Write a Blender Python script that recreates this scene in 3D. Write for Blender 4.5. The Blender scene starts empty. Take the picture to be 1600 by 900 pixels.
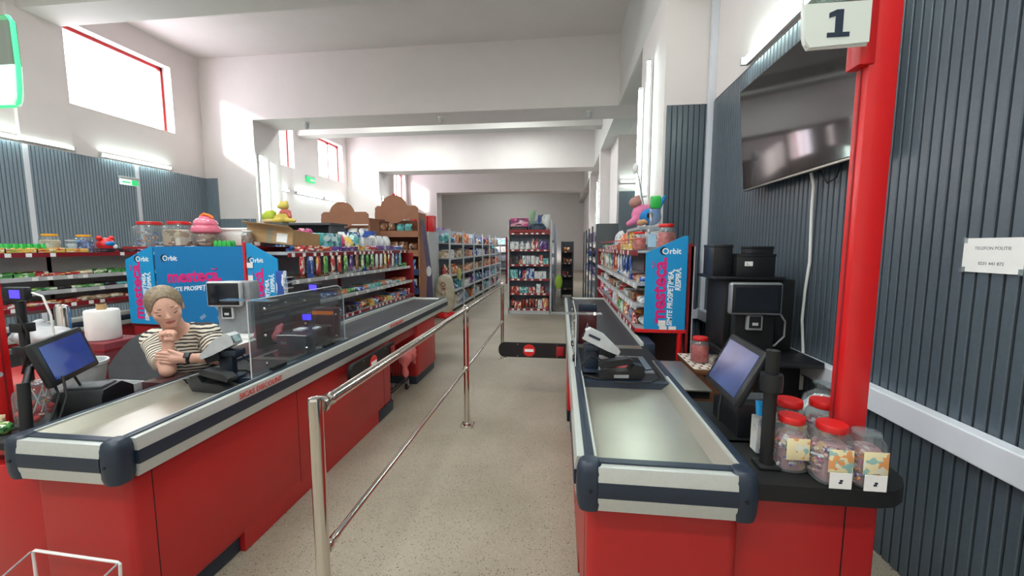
import bpy, bmesh, math, random
import numpy as np
from mathutils import Vector, Matrix
random.seed(7)
S = bpy.context.scene
COL = S.collection
PI = math.pi
def srgb(h):
    h = h.lstrip('#')
    v = [int(h[i:i+2], 16)/255 for i in (0, 2, 4)]
    return tuple((c/12.92 if c <= .04045 else ((c+.055)/1.055)**2.4) for c in v)+(1,)

# ------------------------------------------------------------------ camera
cd = bpy.data.cameras.new('camera')
cam = bpy.data.objects.new('camera', cd); COL.objects.link(cam)
cd.sensor_width = 36; cd.lens = 14.4; cd.clip_start = .05; cd.clip_end = 200
YAW, PITCH = math.radians(6.8256), math.radians(5.7992)
cam.location = (0, 0, 1.6)
cam.rotation_euler = (PI/2-PITCH, 0, YAW)
S.camera = cam
# ------------------------------------------------------------------ view and world
S.view_settings.view_transform = 'Standard'
S.view_settings.look = 'None'
S.view_settings.exposure = 0.32
S.view_settings.gamma = 1
S.view_settings.use_curve_mapping = False
S.cycles.use_denoising = True
S.cycles.max_bounces = 8
S.cycles.diffuse_bounces = 5
S.cycles.transparent_max_bounces = 16
S.cycles.sample_clamp_indirect = 6
W = bpy.data.worlds.new('World'); S.world = W; W.use_nodes = True
bg = W.node_tree.nodes['Background']
bg.inputs[0].default_value = srgb('#f6f4ff'); bg.inputs[1].default_value = 9.0
# ------------------------------------------------------------------ sun
sd = bpy.data.lights.new('sun', 'SUN'); sd.energy = 14.0; sd.angle = math.radians(8); sd.color = (1, .95, .9)
sun = bpy.data.objects.new('sun', sd); COL.objects.link(sun)
sun.rotation_euler = Vector((1.0, 1.25, -.55)).to_track_quat('-Z', 'Y').to_euler()
TUBE_E = 40.0      # emission of the fluorescent tubes
AREA_W = 62.0     # watts of each fill light added under the ceiling
def area(name, loc, rot, sx, sy, watts, color=(.93, 1, .97)):
    d = bpy.data.lights.new(name, 'AREA'); d.shape = 'RECTANGLE'; d.size = sx; d.size_y = sy; d.energy = watts; d.color = color
    o = bpy.data.objects.new(name, d); COL.objects.link(o); o.location = loc; o.rotation_euler = rot
    return o
# fill lights without fittings, added under the ceiling to brighten the hall
for i, (x, y) in enumerate([(-6, .8), (-3, .8), (0, .4), (-6, -1.6), (-3, -1.6), (0, -1.6), (-5, 4), (-2, 4),
                            (-5, 11), (-1.5, 11), (-5, 14), (-1.5, 14), (-4.5, 18.5), (-1, 18.5), (-3.5, 25)]):
    area('fill_light', (x, y, 5.75), (0, 0, 0), 1.5, .3, AREA_W)

# ------------------------------------------------------------------ materials
MATS = {}
def mat(name, col, rough=.5, metal=0, var=.06, scale=20, bump=0, emit=0, trans=0, alpha=1, coat=0, spec=None, sheen=0):
    if name in MATS: return MATS[name]
    m = bpy.data.materials.new(name); m.use_nodes = True; MATS[name] = m
    nt = m.node_tree; b = nt.nodes['Principled BSDF']; L = nt.links
    c = srgb(col) if isinstance(col, str) else col
    b.inputs['Base Color'].default_value = c
    b.inputs['Roughness'].default_value = rough; b.inputs['Metallic'].default_value = metal
    b.inputs['Transmission Weight'].default_value = trans; b.inputs['Alpha'].default_value = alpha
    b.inputs['Coat Weight'].default_value = coat; b.inputs['Coat Roughness'].default_value = .1
    if spec is not None: b.inputs['Specular IOR Level'].default_value = spec
    if emit:
        b.inputs['Emission Color'].default_value = c; b.inputs['Emission Strength'].default_value = emit
    if var or bump:
        tc = nt.nodes.new('ShaderNodeTexCoord'); n = nt.nodes.new('ShaderNodeTexNoise')
        n.inputs['Scale'].default_value = scale; n.inputs['Detail'].default_value = 4
        L.new(tc.outputs['Object'], n.inputs['Vector'])
    if var:
        mx = nt.nodes.new('ShaderNodeMix'); mx.data_type = 'RGBA'; mx.blend_type = 'MULTIPLY'
        cr = nt.nodes.new('ShaderNodeValToRGB')
        cr.color_ramp.elements[0].position = .3; cr.color_ramp.elements[1].position = .7
        v = 1-var*2; cr.color_ramp.elements[0].color = (v, v, v, 1)
        L.new(n.outputs['Fac'], cr.inputs['Fac']); L.new(cr.outputs['Color'], mx.inputs['B'])
        mx.inputs['Factor'].default_value = 1; mx.inputs['A'].default_value = c
        L.new(mx.outputs['Result'], b.inputs['Base Color'])
    if bump:
        bp = nt.nodes.new('ShaderNodeBump'); bp.inputs['Strength'].default_value = bump; bp.inputs['Distance'].default_value = .01
        L.new(n.outputs['Fac'], bp.inputs['Height']); L.new(bp.outputs['Normal'], b.inputs['Normal'])
    return m
def glassy(name, tint='#ffffff', opac=.12, rough=.02):
    """thin clear plastic or glass: mostly see-through, with real gloss"""
    if name in MATS: return MATS[name]
    m = bpy.data.materials.new(name); m.use_nodes = True; MATS[name] = m
    nt = m.node_tree; nt.nodes.clear(); N = nt.nodes.new; L = nt.links
    o = N('ShaderNodeOutputMaterial'); t = N('ShaderNodeBsdfTransparent'); g = N('ShaderNodeBsdfGlossy'); d = N('ShaderNodeBsdfDiffuse')
    t.inputs[0].default_value = srgb(tint); g.inputs['Roughness'].default_value = rough; d.inputs[0].default_value = srgb(tint)
    lw = N('ShaderNodeLayerWeight'); lw.inputs['Blend'].default_value = .5
    pw = N('ShaderNodeMath'); pw.operation = 'POWER'; pw.inputs[1].default_value = 4; L.new(lw.outputs['Facing'], pw.inputs[0])
    f = N('ShaderNodeMath'); f.operation = 'MULTIPLY_ADD'; f.inputs[1].default_value = .8; f.inputs[2].default_value = .04; L.new(pw.outputs[0], f.inputs[0])
    m1 = N('ShaderNodeMixShader'); m2 = N('ShaderNodeMixShader'); m1.inputs[0].default_value = opac
    L.new(t.outputs[0], m1.inputs[1]); L.new(d.outputs[0], m1.inputs[2])
    L.new(f.outputs[0], m2.inputs[0]); L.new(m1.outputs[0], m2.inputs[1]); L.new(g.outputs[0], m2.inputs[2])
    L.new(m2.outputs[0], o.inputs[0])
    return m
PAL = dict(red='#c22a2e #e8e0da #7d1420 #e9b23a', blue='#1f4fa8 #dfe6ef #143070 #5aa7dd', green='#3f9a3c #dfe9d2 #1f5a2a #b8d24a',
           yellow='#e2b62a #f2ead0 #c8451f #8aa03a', orange='#dd6a24 #f3dcc0 #a8321c #f0b23c', pink='#d23c84 #f4dce6 #8f2a68 #f0a0b8',
           purple='#5c3a92 #d9cfe6 #2d1f55 #a04a9a', white='#dcdcdc #c8ccd2 #8fa0b5 #e8e2d4', brown='#7a4c30 #c8a888 #3d2418 #a86e3a',
           black='#1c1c22 #55555c #2c2430 #a03040', teal='#3fa8a6 #d6eceb #1f6d78 #86c8d8', jarfill='#c88a90 #e2d2cc #9a5a70 #d8a468', redfill='#c8281e #e0502a #a81c18 #d84028', label='#e6d8a4 #e8984a #8cbab4 #dcdccc', beige='#c4a681 #e6d8c2 #8d6b48 #d2b98c')
def packmat(p):
    k = 'print_'+p
    if k in MATS: return MATS[k]
    m = bpy.data.materials.new(k); m.use_nodes = True; MATS[k] = m
    nt = m.node_tree; b = nt.nodes['Principled BSDF']; L = nt.links
    b.inputs['Roughness'].default_value = .35
    tc = nt.nodes.new('ShaderNodeTexCoord'); v = nt.nodes.new('ShaderNodeTexVoronoi'); oi = nt.nodes.new('ShaderNodeObjectInfo')
    ad = nt.nodes.new('ShaderNodeVectorMath'); ad.operation = 'ADD'
    ml = nt.nodes.new('ShaderNodeMath'); ml.operation = 'MULTIPLY'; ml.inputs[1].default_value = 50
    L.new(oi.outputs['Random'], ml.inputs[0]); L.new(tc.outputs['Generated'], ad.inputs[0]); L.new(ml.outputs[0], ad.inputs[1])
    L.new(ad.outputs[0], v.inputs['Vector']); v.inputs['Scale'].default_value = 3.4; v.distance = 'MANHATTAN'
    sp = nt.nodes.new('ShaderNodeSeparateColor'); L.new(v.outputs['Color'], sp.inputs[0])
    cr = nt.nodes.new('ShaderNodeValToRGB'); cr.color_ramp.interpolation = 'CONSTANT'
    cols = []
    for c in PAL[p].split():          # printed film looks a little greyer than pure ink
        c = srgb(c); y_ = .2*c[0]+.7*c[1]+.1*c[2]; cols.append(tuple(v*.84+y_*.16 for v in c[:3])+(1,))
    e = cr.color_ramp.elements; e[0].position = 0; e[0].color = cols[0]; e[1].position = .55; e[1].color = cols[1]
    x = e.new(.75); x.color = cols[2]; x = e.new(.88); x.color = cols[3]
    L.new(sp.outputs[0], cr.inputs[0]); L.new(cr.outputs[0], b.inputs['Base Color'])
    return m

M_white = mat('white_paint', '#e0d9d7', .75, var=.015, scale=3, bump=.04)
M_ceil = mat('ceiling_paint', '#d8d2d0', .8, var=.02, scale=2)
M_beam = mat('beam_paint', '#d2d0cc', .75, var=.02, scale=2)
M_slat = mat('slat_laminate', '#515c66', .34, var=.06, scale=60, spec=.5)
M_slat_lit = mat('slat_laminate_lit', '#7d8b97', .4, var=.05, scale=60)  # slat laminate made paler, the light on the left slats put into the colour
M_groove = mat('slat_backing', '#0d0f12', .8)
M_duct = mat('duct_plastic', '#d6d9e2', .4, var=.01)
M_red = mat('red_enamel', '#ad1b1d', .42, var=.02, scale=4, coat=.1)
M_redp = mat('red_post_enamel', '#d4181c', .36, var=.02, scale=4, coat=.2)
M_redframe = mat('red_window_frame', '#c02020', .4)
M_alu = mat('brushed_aluminium', '#c4c8c4', .42, .35, var=.03, scale=80)
M_navy = mat('navy_rubber', '#202c3c', .42, var=.04, scale=30)
M_steel = mat('stainless_steel', '#b4b0a8', .3, .85, var=.03, scale=12)
M_steel2 = mat('satin_steel_tray', '#b5b1a5', .34, .75, var=.03, scale=8)
M_chrome = mat('chrome', '#d8d4cc', .1, 1, var=0)
M_belt = mat('conveyor_rubber', '#34343a', .5, var=.05, scale=50)
M_black = mat('black_plastic', '#15171c', .4, var=.05)
M_blackm = mat('matte_black', '#0e0f12', .6, var=.05)
M_grey = mat('grey_plastic', '#9a9da0', .5)
M_dgrey = mat('dark_grey_plastic', '#4a4d52', .5)
M_lgrey = mat('light_grey_plastic', '#bfc2c4', .45)
M_whitep = mat('white_plastic', '#e4e4e2', .4, var=.02)
M_cloth_g = mat('green_cloth', '#28a048', .9, bump=.4)
M_paper = mat('paper', '#ecebea', .8, var=.02)
M_card = mat('cardboard', '#b08f66', .85, var=.08, scale=10)
M_card2 = mat('brown_cardboard', '#9a6a52', .85, var=.06, scale=6)
M_screen_blue = mat('blue_display_screen', '#183880', .15, var=.25, scale=6, emit=.42)
M_screen_r = mat('bluegrey_display_screen', '#3a4a74', .15, var=.3, scale=7, emit=.36)
M_lcd = mat('lit_lcd', '#4a3cff', .3, var=0, emit=1.2)
M_dark_scr = mat('dark_screen', '#20242c', .08, var=.1)
M_tvscr = mat('tv_glass', '#06070a', .06, var=0, spec=.8)
M_skin = mat('skin', '#dcab97', .5, var=.03, scale=30)
M_lip = mat('lips', '#b0655f', .45)
def hair_material():
    m = bpy.data.materials.new('blond_hair'); m.use_nodes = True
    nt = m.node_tree; b = nt.nodes['Principled BSDF']; L = nt.links; N = nt.nodes.new
    tc = N('ShaderNodeTexCoord'); r_ = N('ShaderNodeMapping'); r_.inputs['Rotation'].default_value = (0, .2, math.radians(39))
    sc = N('ShaderNodeMapping'); sc.inputs['Scale'].default_value = (10, 120, 90); n = N('ShaderNodeTexNoise'); n.inputs['Scale'].default_value = 1; n.inputs['Detail'].default_value = 3
    L.new(tc.outputs['Object'], r_.inputs[0]); L.new(r_.outputs[0], sc.inputs[0]); L.new(sc.outputs[0], n.inputs[0])
    cr = N('ShaderNodeValToRGB'); e = cr.color_ramp.elements; e[0].position = .32; e[0].color = srgb('#6f5f4c'); e[1].position = .68; e[1].color = srgb('#927f66')
    L.new(n.outputs['Fac'], cr.inputs[0]); L.new(cr.outputs[0], b.inputs['Base Color']); b.inputs['Roughness'].default_value = .42
    bp = N('ShaderNodeBump'); bp.inputs['Strength'].default_value = .35; bp.inputs['Distance'].default_value = .004; L.new(n.outputs['Fac'], bp.inputs['Height']); L.new(bp.outputs[0], b.inputs['Normal'])
    return m
M_hair = hair_material()
M_wood = mat('brown_wood', '#6b4228', .5, var=.15, scale=8)
M_orbit = mat('light_blue_print', '#1593d0', .4, var=.02, scale=3)
M_orbit2 = mat('mid_blue_print', '#1078b8', .4, var=.03, scale=3)
M_magenta = mat('magenta_print', '#d81c78', .5, var=0)
M_wtext = mat('white_print', '#f0f4f8', .5, var=0)
M_ntext = mat('navy_print', '#1a2a40', .5, var=0)
M_rtext = mat('red_print', '#c83a3a', .5, var=0)
M_clear = glassy('clear_plastic', '#e8eef0', .10, .05)
M_plexi = glassy('acrylic_sheet', '#dfe6ea', .05, .03)
M_pane = glassy('window_glass', '#ffffff', .02, .01)
M_tube = mat('lit_fluorescent_tube', '#e6fff6', .5, var=0, emit=TUBE_E)
M_green_e = mat('green_sign', '#2ec070', .5, var=0, emit=.7)
M_shelf = mat('shelf_metal', '#a9adb4', .45, .3)
M_price = mat('price_rail', '#8a1c26', .4)
M_redd = mat('dark_red_plastic', '#901a22', .45)
M_pinkp = mat('glossy_pink', '#e0708c', .25, coat=.5)
M_orangep = mat('orange_plastic', '#ee7a20', .3)
M_greenp = mat('green_plastic', '#2cb04a', .4)
M_redlid = mat('red_lid_plastic', '#cc1f1f', .35, var=.04)
M_yellid = mat('yellow_lid_plastic', '#e8a018', .35)
M_chair = mat('grey_seat_plastic', '#5c6066', .5, bump=.1)

def terrazzo():
    m = bpy.data.materials.new('terrazzo'); m.use_nodes = True
    nt = m.node_tree; b = nt.nodes['Principled BSDF']; L = nt.links; N = nt.nodes.new
    tc = N('ShaderNodeTexCoord')
    base = N('ShaderNodeTexNoise'); base.inputs['Scale'].default_value = 1.3; base.inputs['Detail'].default_value = 6
    L.new(tc.outputs['Object'], base.inputs['Vector'])
    cr = N('ShaderNodeValToRGB'); cr.color_ramp.elements[0].color = srgb('#8f8677'); cr.color_ramp.elements[1].color = srgb('#a2988a')
    cr.color_ramp.elements[0].position = .35; cr.color_ramp.elements[1].position = .65
    L.new(base.outputs['Fac'], cr.inputs[0]); last = cr.outputs[0]
    for sc, th, colr, seed in ((80, .22, '#5a5146', 0), (130, .25, '#776a58', 9), (58, .16, '#2c2723', 4), (100, .18, '#c4b9a4', 17)):
        v = N('ShaderNodeTexVoronoi'); v.inputs['Scale'].default_value = sc; mp = N('ShaderNodeMapping'); mp.inputs['Location'].default_value = (seed, seed*.7, 0)
        L.new(tc.outputs['Object'], mp.inputs['Vector']); L.new(mp.outputs[0], v.inputs['Vector'])
        nn = N('ShaderNodeTexNoise'); nn.inputs['Scale'].default_value = sc*.35; L.new(mp.outputs[0], nn.inputs['Vector'])
        mm = N('ShaderNodeMath'); mm.operation = 'MULTIPLY'; L.new(nn.outputs['Fac'], mm.inputs[0]); mm.inputs[1].default_value = th*2
        lt = N('ShaderNodeMath'); lt.operation = 'LESS_THAN'; L.new(v.outputs['Distance'], lt.inputs[0]); L.new(mm.outputs[0], lt.inputs[1])
        sp = N('ShaderNodeSeparateColor'); L.new(v.outputs['Color'], sp.inputs[0])
        g = N('ShaderNodeMath'); g.operation = 'GREATER_THAN'; g.inputs[1].default_value = .5; L.new(sp.outputs[0], g.inputs[0])
        f = N('ShaderNodeMath'); f.operation = 'MULTIPLY'; L.new(lt.outputs[0], f.inputs[0]); L.new(g.outputs[0], f.inputs[1])
        mx = N('ShaderNodeMix'); mx.data_type = 'RGBA'; L.new(f.outputs[0], mx.inputs['Factor']); L.new(last, mx.inputs['A']); mx.inputs['B'].default_value = srgb(colr)
        last = mx.outputs['Result']
    L.new(last, b.inputs['Base Color']); b.inputs['Roughness'].default_value = .38
    return m
M_floor = terrazzo()
def striped():
    m = bpy.data.materials.new('striped_jersey'); m.use_nodes = True
    nt = m.node_tree; b = nt.nodes['Principled BSDF']; L = nt.links; N = nt.nodes.new
    uv = N('ShaderNodeAttribute'); uv.attribute_name = 'stripe'
    n = N('ShaderNodeTexNoise'); n.inputs['Scale'].default_value = 9; n.inputs['Detail'].default_value = 1
    a = N('ShaderNodeMath'); a.operation = 'MULTIPLY_ADD'; L.new(n.outputs['Fac'], a.inputs[0]); a.inputs[1].default_value = .018; L.new(uv.outputs['Fac'], a.inputs[2])
    mu = N('ShaderNodeMath'); mu.operation = 'MULTIPLY'; mu.inputs[1].default_value = 1/.0205; L.new(a.outputs[0], mu.inputs[0])
    fr = N('ShaderNodeMath'); fr.operation = 'FRACT'; L.new(mu.outputs[0], fr.inputs[0])
    lt = N('ShaderNodeMath'); lt.operation = 'LESS_THAN'; lt.inputs[1].default_value = .4; L.new(fr.outputs[0], lt.inputs[0])
    mx = N('ShaderNodeMix'); mx.data_type = 'RGBA'; mx.inputs['A'].default_value = srgb('#d8cfc0'); mx.inputs['B'].default_value = srgb('#26242a')
    L.new(lt.outputs[0], mx.inputs['Factor']); L.new(mx.outputs['Result'], b.inputs['Base Color']); b.inputs['Roughness'].default_value = .85
    return m
M_stripe = striped()

# ------------------------------------------------------------------ mesh helpers
class MB:
    def __init__(s): s.bm = bmesh.new()
    def box(s, x0, x1, y0, y1, z0, z1, bev=0, seg=2, M=None):
        r = bmesh.ops.create_cube(s.bm, size=1)['verts']
        T_ = Matrix.Translation(((x0+x1)/2, (y0+y1)/2, (z0+z1)/2)) @ Matrix.Diagonal((abs(x1-x0), abs(y1-y0), abs(z1-z0), 1))
        bmesh.ops.transform(s.bm, matrix=T_, verts=r)
        if bev:
            es = list({e for v in r for e in v.link_edges})
            g = bmesh.ops.bevel(s.bm, geom=es, offset=bev, segments=seg, profile=.5, affect='EDGES')
            r = list({v for f in g['faces'] for v in f.verts}|{v for v in r if v.is_valid})
        if M is not None: bmesh.ops.transform(s.bm, matrix=M, verts=[v for v in r if v.is_valid])
        return s
    def prism(s, pts, axis, a, b, M=None):
        """extrude a 2D outline along an axis; pts are the two other coordinates in order"""
        def P3(p, t): return {'x': (t, p[0], p[1]), 'y': (p[0], t, p[1]), 'z': (p[0], p[1], t)}[axis]
        A = [s.bm.verts.new(P3(p, a)) for p in pts]; B = [s.bm.verts.new(P3(p, b)) for p in pts]; n = len(pts)
        for i in range(n): s.bm.faces.new((A[i], A[(i+1) % n], B[(i+1) % n], B[i]))
        s.bm.faces.new(A[::-1]); s.bm.faces.new(B)
        if M is not None: bmesh.ops.transform(s.bm, matrix=M, verts=A+B)
        return s
    def tube(s, pts, r, seg=10, r2=None, caps=True):
        pts = [Vector(p) for p in pts]; rings = []; n = len(pts)
        up = Vector((0, 0, 1)); prev = None
        for i, p in enumerate(pts):
            d = (pts[min(i+1, n-1)]-pts[max(i-1, 0)]).normalized()
            if prev is None:
                a = d.cross(up); a = a.normalized() if a.length > .05 else Vector((1, 0, 0))
            else:
                a = prev-d*prev.dot(d); a.normalize()
            prev = a; b = d.cross(a); rr = r if r2 is None else r+(r2-r)*i/max(1, n-1)
            rings.append([s.bm.verts.new(p+(a*math.cos(t)+b*math.sin(t))*rr) for t in [2*PI*k/seg for k in range(seg)]])
        for i in range(n-1):
            for k in range(seg):
                s.bm.faces.new((rings[i][k], rings[i][(k+1) % seg], rings[i+1][(k+1) % seg], rings[i+1][k]))
        if caps: s.bm.faces.new(rings[0][::-1]); s.bm.faces.new(rings[-1])
        return s
    def lathe(s, prof, c=(0, 0, 0), seg=20, sq=0, sx=1, sy=1, caps=True):
        """profile (r, z); sq>0 squares the section"""
        rings = []
        for r, z in prof:
            ring = []
            for k in range(seg):
                t = 2*PI*(k+.5)/seg; cx, cy = math.cos(t), math.sin(t)
                q = (1-sq)+sq/max(abs(cx), abs(cy)) if sq else 1
                ring.append(s.bm.verts.new((c[0]+r*q*cx*sx, c[1]+r*q*cy*sy, c[2]+z)))
            rings.append(ring)
        for i in range(len(rings)-1):
            for k in range(seg):
                s.bm.faces.new((rings[i][k], rings[i][(k+1) % seg], rings[i+1][(k+1) % seg], rings[i+1][k]))
        if caps: s.bm.faces.new(rings[0][::-1]); s.bm.faces.new(rings[-1])
        return s
    def ell(s, c, r, seg=16, rings=10, M=None):
        g = bmesh.ops.create_uvsphere(s.bm, u_segments=seg, v_segments=rings, radius=1)['verts']
        bmesh.ops.transform(s.bm, matrix=Matrix.Translation(c) @ (M.to_4x4() if M else Matrix.Identity(4)) @ Matrix.Diagonal((*r, 1)), verts=g)
        return s
    def mesh(s, name, m, smooth=True):
        bmesh.ops.recalc_face_normals(s.bm, faces=s.bm.faces[:])
        me = bpy.data.meshes.new(name); s.bm.to_mesh(me); s.bm.free()
        me.materials.append(m)
        if smooth:
            me.polygons.foreach_set('use_smooth', [True]*len(me.polygons))
            me.set_sharp_from_angle(angle=math.radians(38))
        return me
    def build(s, name, m, parent=None, label=None, loc=None, rot=None, smooth=True):
        return link(name, s.mesh(name, m, smooth), parent, label, loc, rot)
def link(name, me, parent=None, label=None, loc=None, rot=None):
    o = bpy.data.objects.new(name, me); COL.objects.link(o)
    if parent: o.parent = parent
    if label: o['label'] = label
    if loc is not None: o.location = loc
    if rot is not None: o.rotation_euler = rot
    return o
def thing(name, label, cat, loc=(0, 0, 0), rz=0, group=None, rot=None):
    o = bpy.data.objects.new(name, None); o.empty_display_size = .05; COL.objects.link(o)
    o.location = loc; o.rotation_euler = rot if rot else (0, 0, rz); o['label'] = label; o['category'] = cat
    if group: o['group'] = group
    return o
def tag(o, label, cat, group=None):
    o['label'] = label; o['category'] = cat
    if group: o['group'] = group
    return o
def struct(o):
    if not o.parent: o['kind'] = 'structure'
    return o
def basis(origin, right, up):
    r = Vector(right).normalized(); u = Vector(up); u = (u-r*u.dot(r)).normalized(); n = r.cross(u)
    return Matrix(((r.x, u.x, n.x, origin[0]), (r.y, u.y, n.y, origin[1]), (r.z, u.z, n.z, origin[2]), (0, 0, 0, 1)))
def text(name, body, size, m, M, parent, label=None, ext=.0008, bold=0, align='LEFT', sx=1, shear=0, rev=False):
    cu = bpy.data.curves.new(name, 'FONT'); cu.body = body; cu.size = size; cu.extrude = ext; cu.offset = bold; cu.align_x = align; cu.shear = shear
    cu.resolution_u = 3
    t = bpy.data.objects.new(name, cu); COL.objects.link(t)
    dg = bpy.context.evaluated_depsgraph_get()
    me = bpy.data.meshes.new_from_object(t.evaluated_get(dg)); bpy.data.objects.remove(t)
    me.materials.clear(); me.materials.append(m)
    me.transform(M @ Matrix.Diagonal((sx, 1, 1, 1)))
    return link(name, me, parent, label)
def copytree(root):
    """a thing with copies of its parts and sub-parts"""
    r = root.copy(); COL.objects.link(r)
    for ch in list(root.children):
        c = ch.copy(); COL.objects.link(c); c.parent = r
        for g in list(ch.children):
            d = g.copy(); COL.objects.link(d); d.parent = c
    return r

# ------------------------------------------------------------------ smooth implicit bodies (surface nets)
def sdf_cap(P, a, b, ra, rb):
    a = np.array(a, P.dtype); b = np.array(b, P.dtype); ab = b-a
    t = np.clip(((P-a)@ab)/(ab@ab), 0, 1)
    return np.linalg.norm(P-(a+t[..., None]*ab), axis=-1)-(ra+(rb-ra)*t)
def sdf_ell(P, c, r, R=None):
    q = P-np.array(c, P.dtype)
    if R is not None: q = q@np.array(R)
    r = np.array(r, float); k0 = np.linalg.norm(q/r, axis=-1); k1 = np.linalg.norm(q/(r*r), axis=-1)
    return k0*(k0-1)/np.maximum(k1, 1e-9)
def smin(a, b, k):
    h = np.clip(.5+.5*(b-a)/k, 0, 1); return b*(1-h)+a*h-k*h*(1-h)
def nets(f, lo, hi, h, slabs=False):
    lo = np.array(lo, float); n = np.ceil((np.array(hi)-lo)/h).astype(int)+1
    ax = [lo[i]+np.arange(n[i])*h for i in range(3)]
    P = np.stack(np.meshgrid(*ax, indexing='ij'), -1).astype(np.float32)
    if slabs:
        st = 12; V = np.empty(P.shape[:3], np.float32)
        for k0 in range(0, n[2], st): V[:, :, k0:k0+st] = f(P[:, :, k0:k0+st], ax[2][k0], ax[2][min(k0+st, n[2])-1])
    else: V = f(P)
    ins = V < 0
    acc = np.zeros(tuple(n-1)+(3,)); cnt = np.zeros(tuple(n-1))
    cor = [(i, j, k) for i in (0, 1) for j in (0, 1) for k in (0, 1)]
    def sub(A, c): return A[c[0]:n[0]-1+c[0], c[1]:n[1]-1+c[1], c[2]:n[2]-1+c[2]]
    for a in cor:
        for d in range(3):
            if a[d]: continue
            b = list(a); b[d] = 1
            va, vb = sub(V, a), sub(V, b); m = (va < 0) != (vb < 0)
            t = np.where(m, va/np.where(m, va-vb, 1), 0)
            p = np.zeros(m.shape+(3,)); p[...] = a; p[..., d] += t
            acc += p*m[..., None]; cnt += m
    act = cnt > 0; idx = -np.ones(act.shape, int); idx[act] = np.arange(act.sum())
    cell = np.argwhere(act); vs = lo+(cell+acc[act]/cnt[act][:, None])*h
    faces = []
    for d in range(3):
        u, v = (d+1) % 3, (d+2) % 3
        sl0 = [slice(None)]*3; sl1 = [slice(None)]*3; sl0[d] = slice(0, n[d]-1); sl1[d] = slice(1, n[d])
        c = np.argwhere(ins[tuple(sl0)] != ins[tuple(sl1)])
        c = c[(c[:, u] > 0) & (c[:, v] > 0) & (c[:, u] < n[u]-1) & (c[:, v] < n[v]-1)]
        flip = ins[tuple(c.T)]
        q = []
        for du, dv in ((1, 1), (0, 1), (0, 0), (1, 0)):
            cc = c.copy(); cc[:, u] -= du; cc[:, v] -= dv; q.append(idx[tuple(cc.T)])
        q = np.stack(q, 1); q[~flip] = q[~flip][:, ::-1]; faces.append(q)
    return vs, np.concatenate(faces)
def net_mesh(name, f, lo, hi, h, mats, colour=None, post=None, slabs=False):
    vs, fs = nets(f, lo, hi, h, slabs)
    me = bpy.data.meshes.new(name); me.from_pydata(vs.tolist(), [], fs.tolist())
    for m in mats: me.materials.append(m)
    if colour is not None:
        me.polygons.foreach_set('material_index', colour(vs[fs].mean(1)).astype(int).tolist())
    me.polygons.foreach_set('use_smooth', [True]*len(me.polygons))
    if post: post(me, vs)
    me.update(); return me

# =================================================================== THE SETTING
XL, XR, ZC = -8.4, 1.68, 5.9
def S1(name, m, *boxes, parent=None, bev=0):
    b = MB()
    for q in boxes: b.box(*q, bev=bev)
    return struct(b.build(name, m, parent, smooth=False))
S1('floor', M_floor, (-9, 4, -3.2, 30, -.1, 0))
S1('ceiling', M_ceil, (-9, 4, -3.2, 30, ZC, ZC+.1))
wins = [(6.36, 8.3), (10.55, 12.35), (13.7, 15.3), (17.2, 18.9), (20.2, 21.7)]
Z0, Z1 = 4.05, 5.42
q = [(XL-.35, XL, -3.2, 30, 0, Z0), (XL-.35, XL, -3.2, 30, Z1, ZC)]
prev = -3.2
for a, b_ in wins+[(30, 30)]:
    q.append((XL-.35, XL, prev, a, Z0, Z1)); prev = b_
wall_left = S1('wall_left', M_white, *q)
for i, (a, b_) in enumerate(wins):
    w = S1('window_%d' % (i+1), M_redframe, (XL-.27, XL-.2, a, b_, Z1-.06, Z1), (XL-.27, XL-.2, a, b_, Z0, Z0+.03), (XL-.27, XL-.2, a, a+.05, Z0, Z1), (XL-.27, XL-.2, b_-.05, b_, Z0, Z1))
    MB().box(XL-.24, XL-.236, a+.05, b_-.05, Z0+.03, Z1-.06).build('pane', M_pane, w)
    if i != 0:
        MB().box(XL-.27, XL-.2, (a+b_)/2+.1, (a+b_)/2+.15, Z0, Z1).build('mullion', M_redframe, w)
# window pier and crossbeams
S1('trim_1', M_white, (XL, XL+.06, 5.6, 6.3, 3.25, 5.25))
S1('ceiling_beam', M_beam, (XL, 1.15, 5.75, 6.3, 5.25, ZC))
S1('ceiling_beam', M_beam, (XL, 1.15, 12.5, 12.95, 5.1, ZC))
S1('ceiling_beam', M_beam, (XL, 1.15, 18.7, 19.1, 5.1, ZC))
for i, (y, xl) in enumerate([(9.0, -7.1), (15.6, -7.1), (22.0, -6.75)]):
    S1('wall_cross_%d' % (i+1), M_white, (XL, xl, y, y+.9, 0, 4.5), (XL, XR, y, y+.9, 4.5, ZC))
# right side: longitudinal beam, near wall, pillar, recess
S1('ceiling_beam', M_beam, (1.15, XR, -3, 9, 4.5, ZC), (1.15, XR, 9.9, 15.6, 4.5, ZC), (1.15, XR, 16.5, 22, 4.5, ZC), (1.15, XR, 22.9, 28, 4.5, ZC))
wall_right = S1('wall_right', M_white, (XR, XR+.2, -3, 5.1, 0, 4.5))
S1('wall_right_pier', M_white, (1.15, XR+.2, 5.05, 6.5, 0, 4.5))
S1('wall_right_recess', M_white, (3.2, 3.4, 6.5, 11.3, 0, 4.5), (1.45, 3.4, 11.3, 11.5, 0, 4.5), (XR, 3.4, 6.3, 11.5, 4.5, 4.7), (XR, 3.4, 6.3, 6.5, 0, 4.5))
S1('wall_right_far', M_white, (1.45, 1.65, 11.5, 28, 0, 4.5), (1.15, 1.5, 13.0, 13.4, 0, 4.5), (1.15, 1.5, 17.5, 18, 0, 4.5))
S1('wall_back', M_white, (-9, 4, 28, 28.2, 0, ZC))
S1('wall_front', M_white, (-9, 4, -3.2, -3, 0, ZC))

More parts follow.
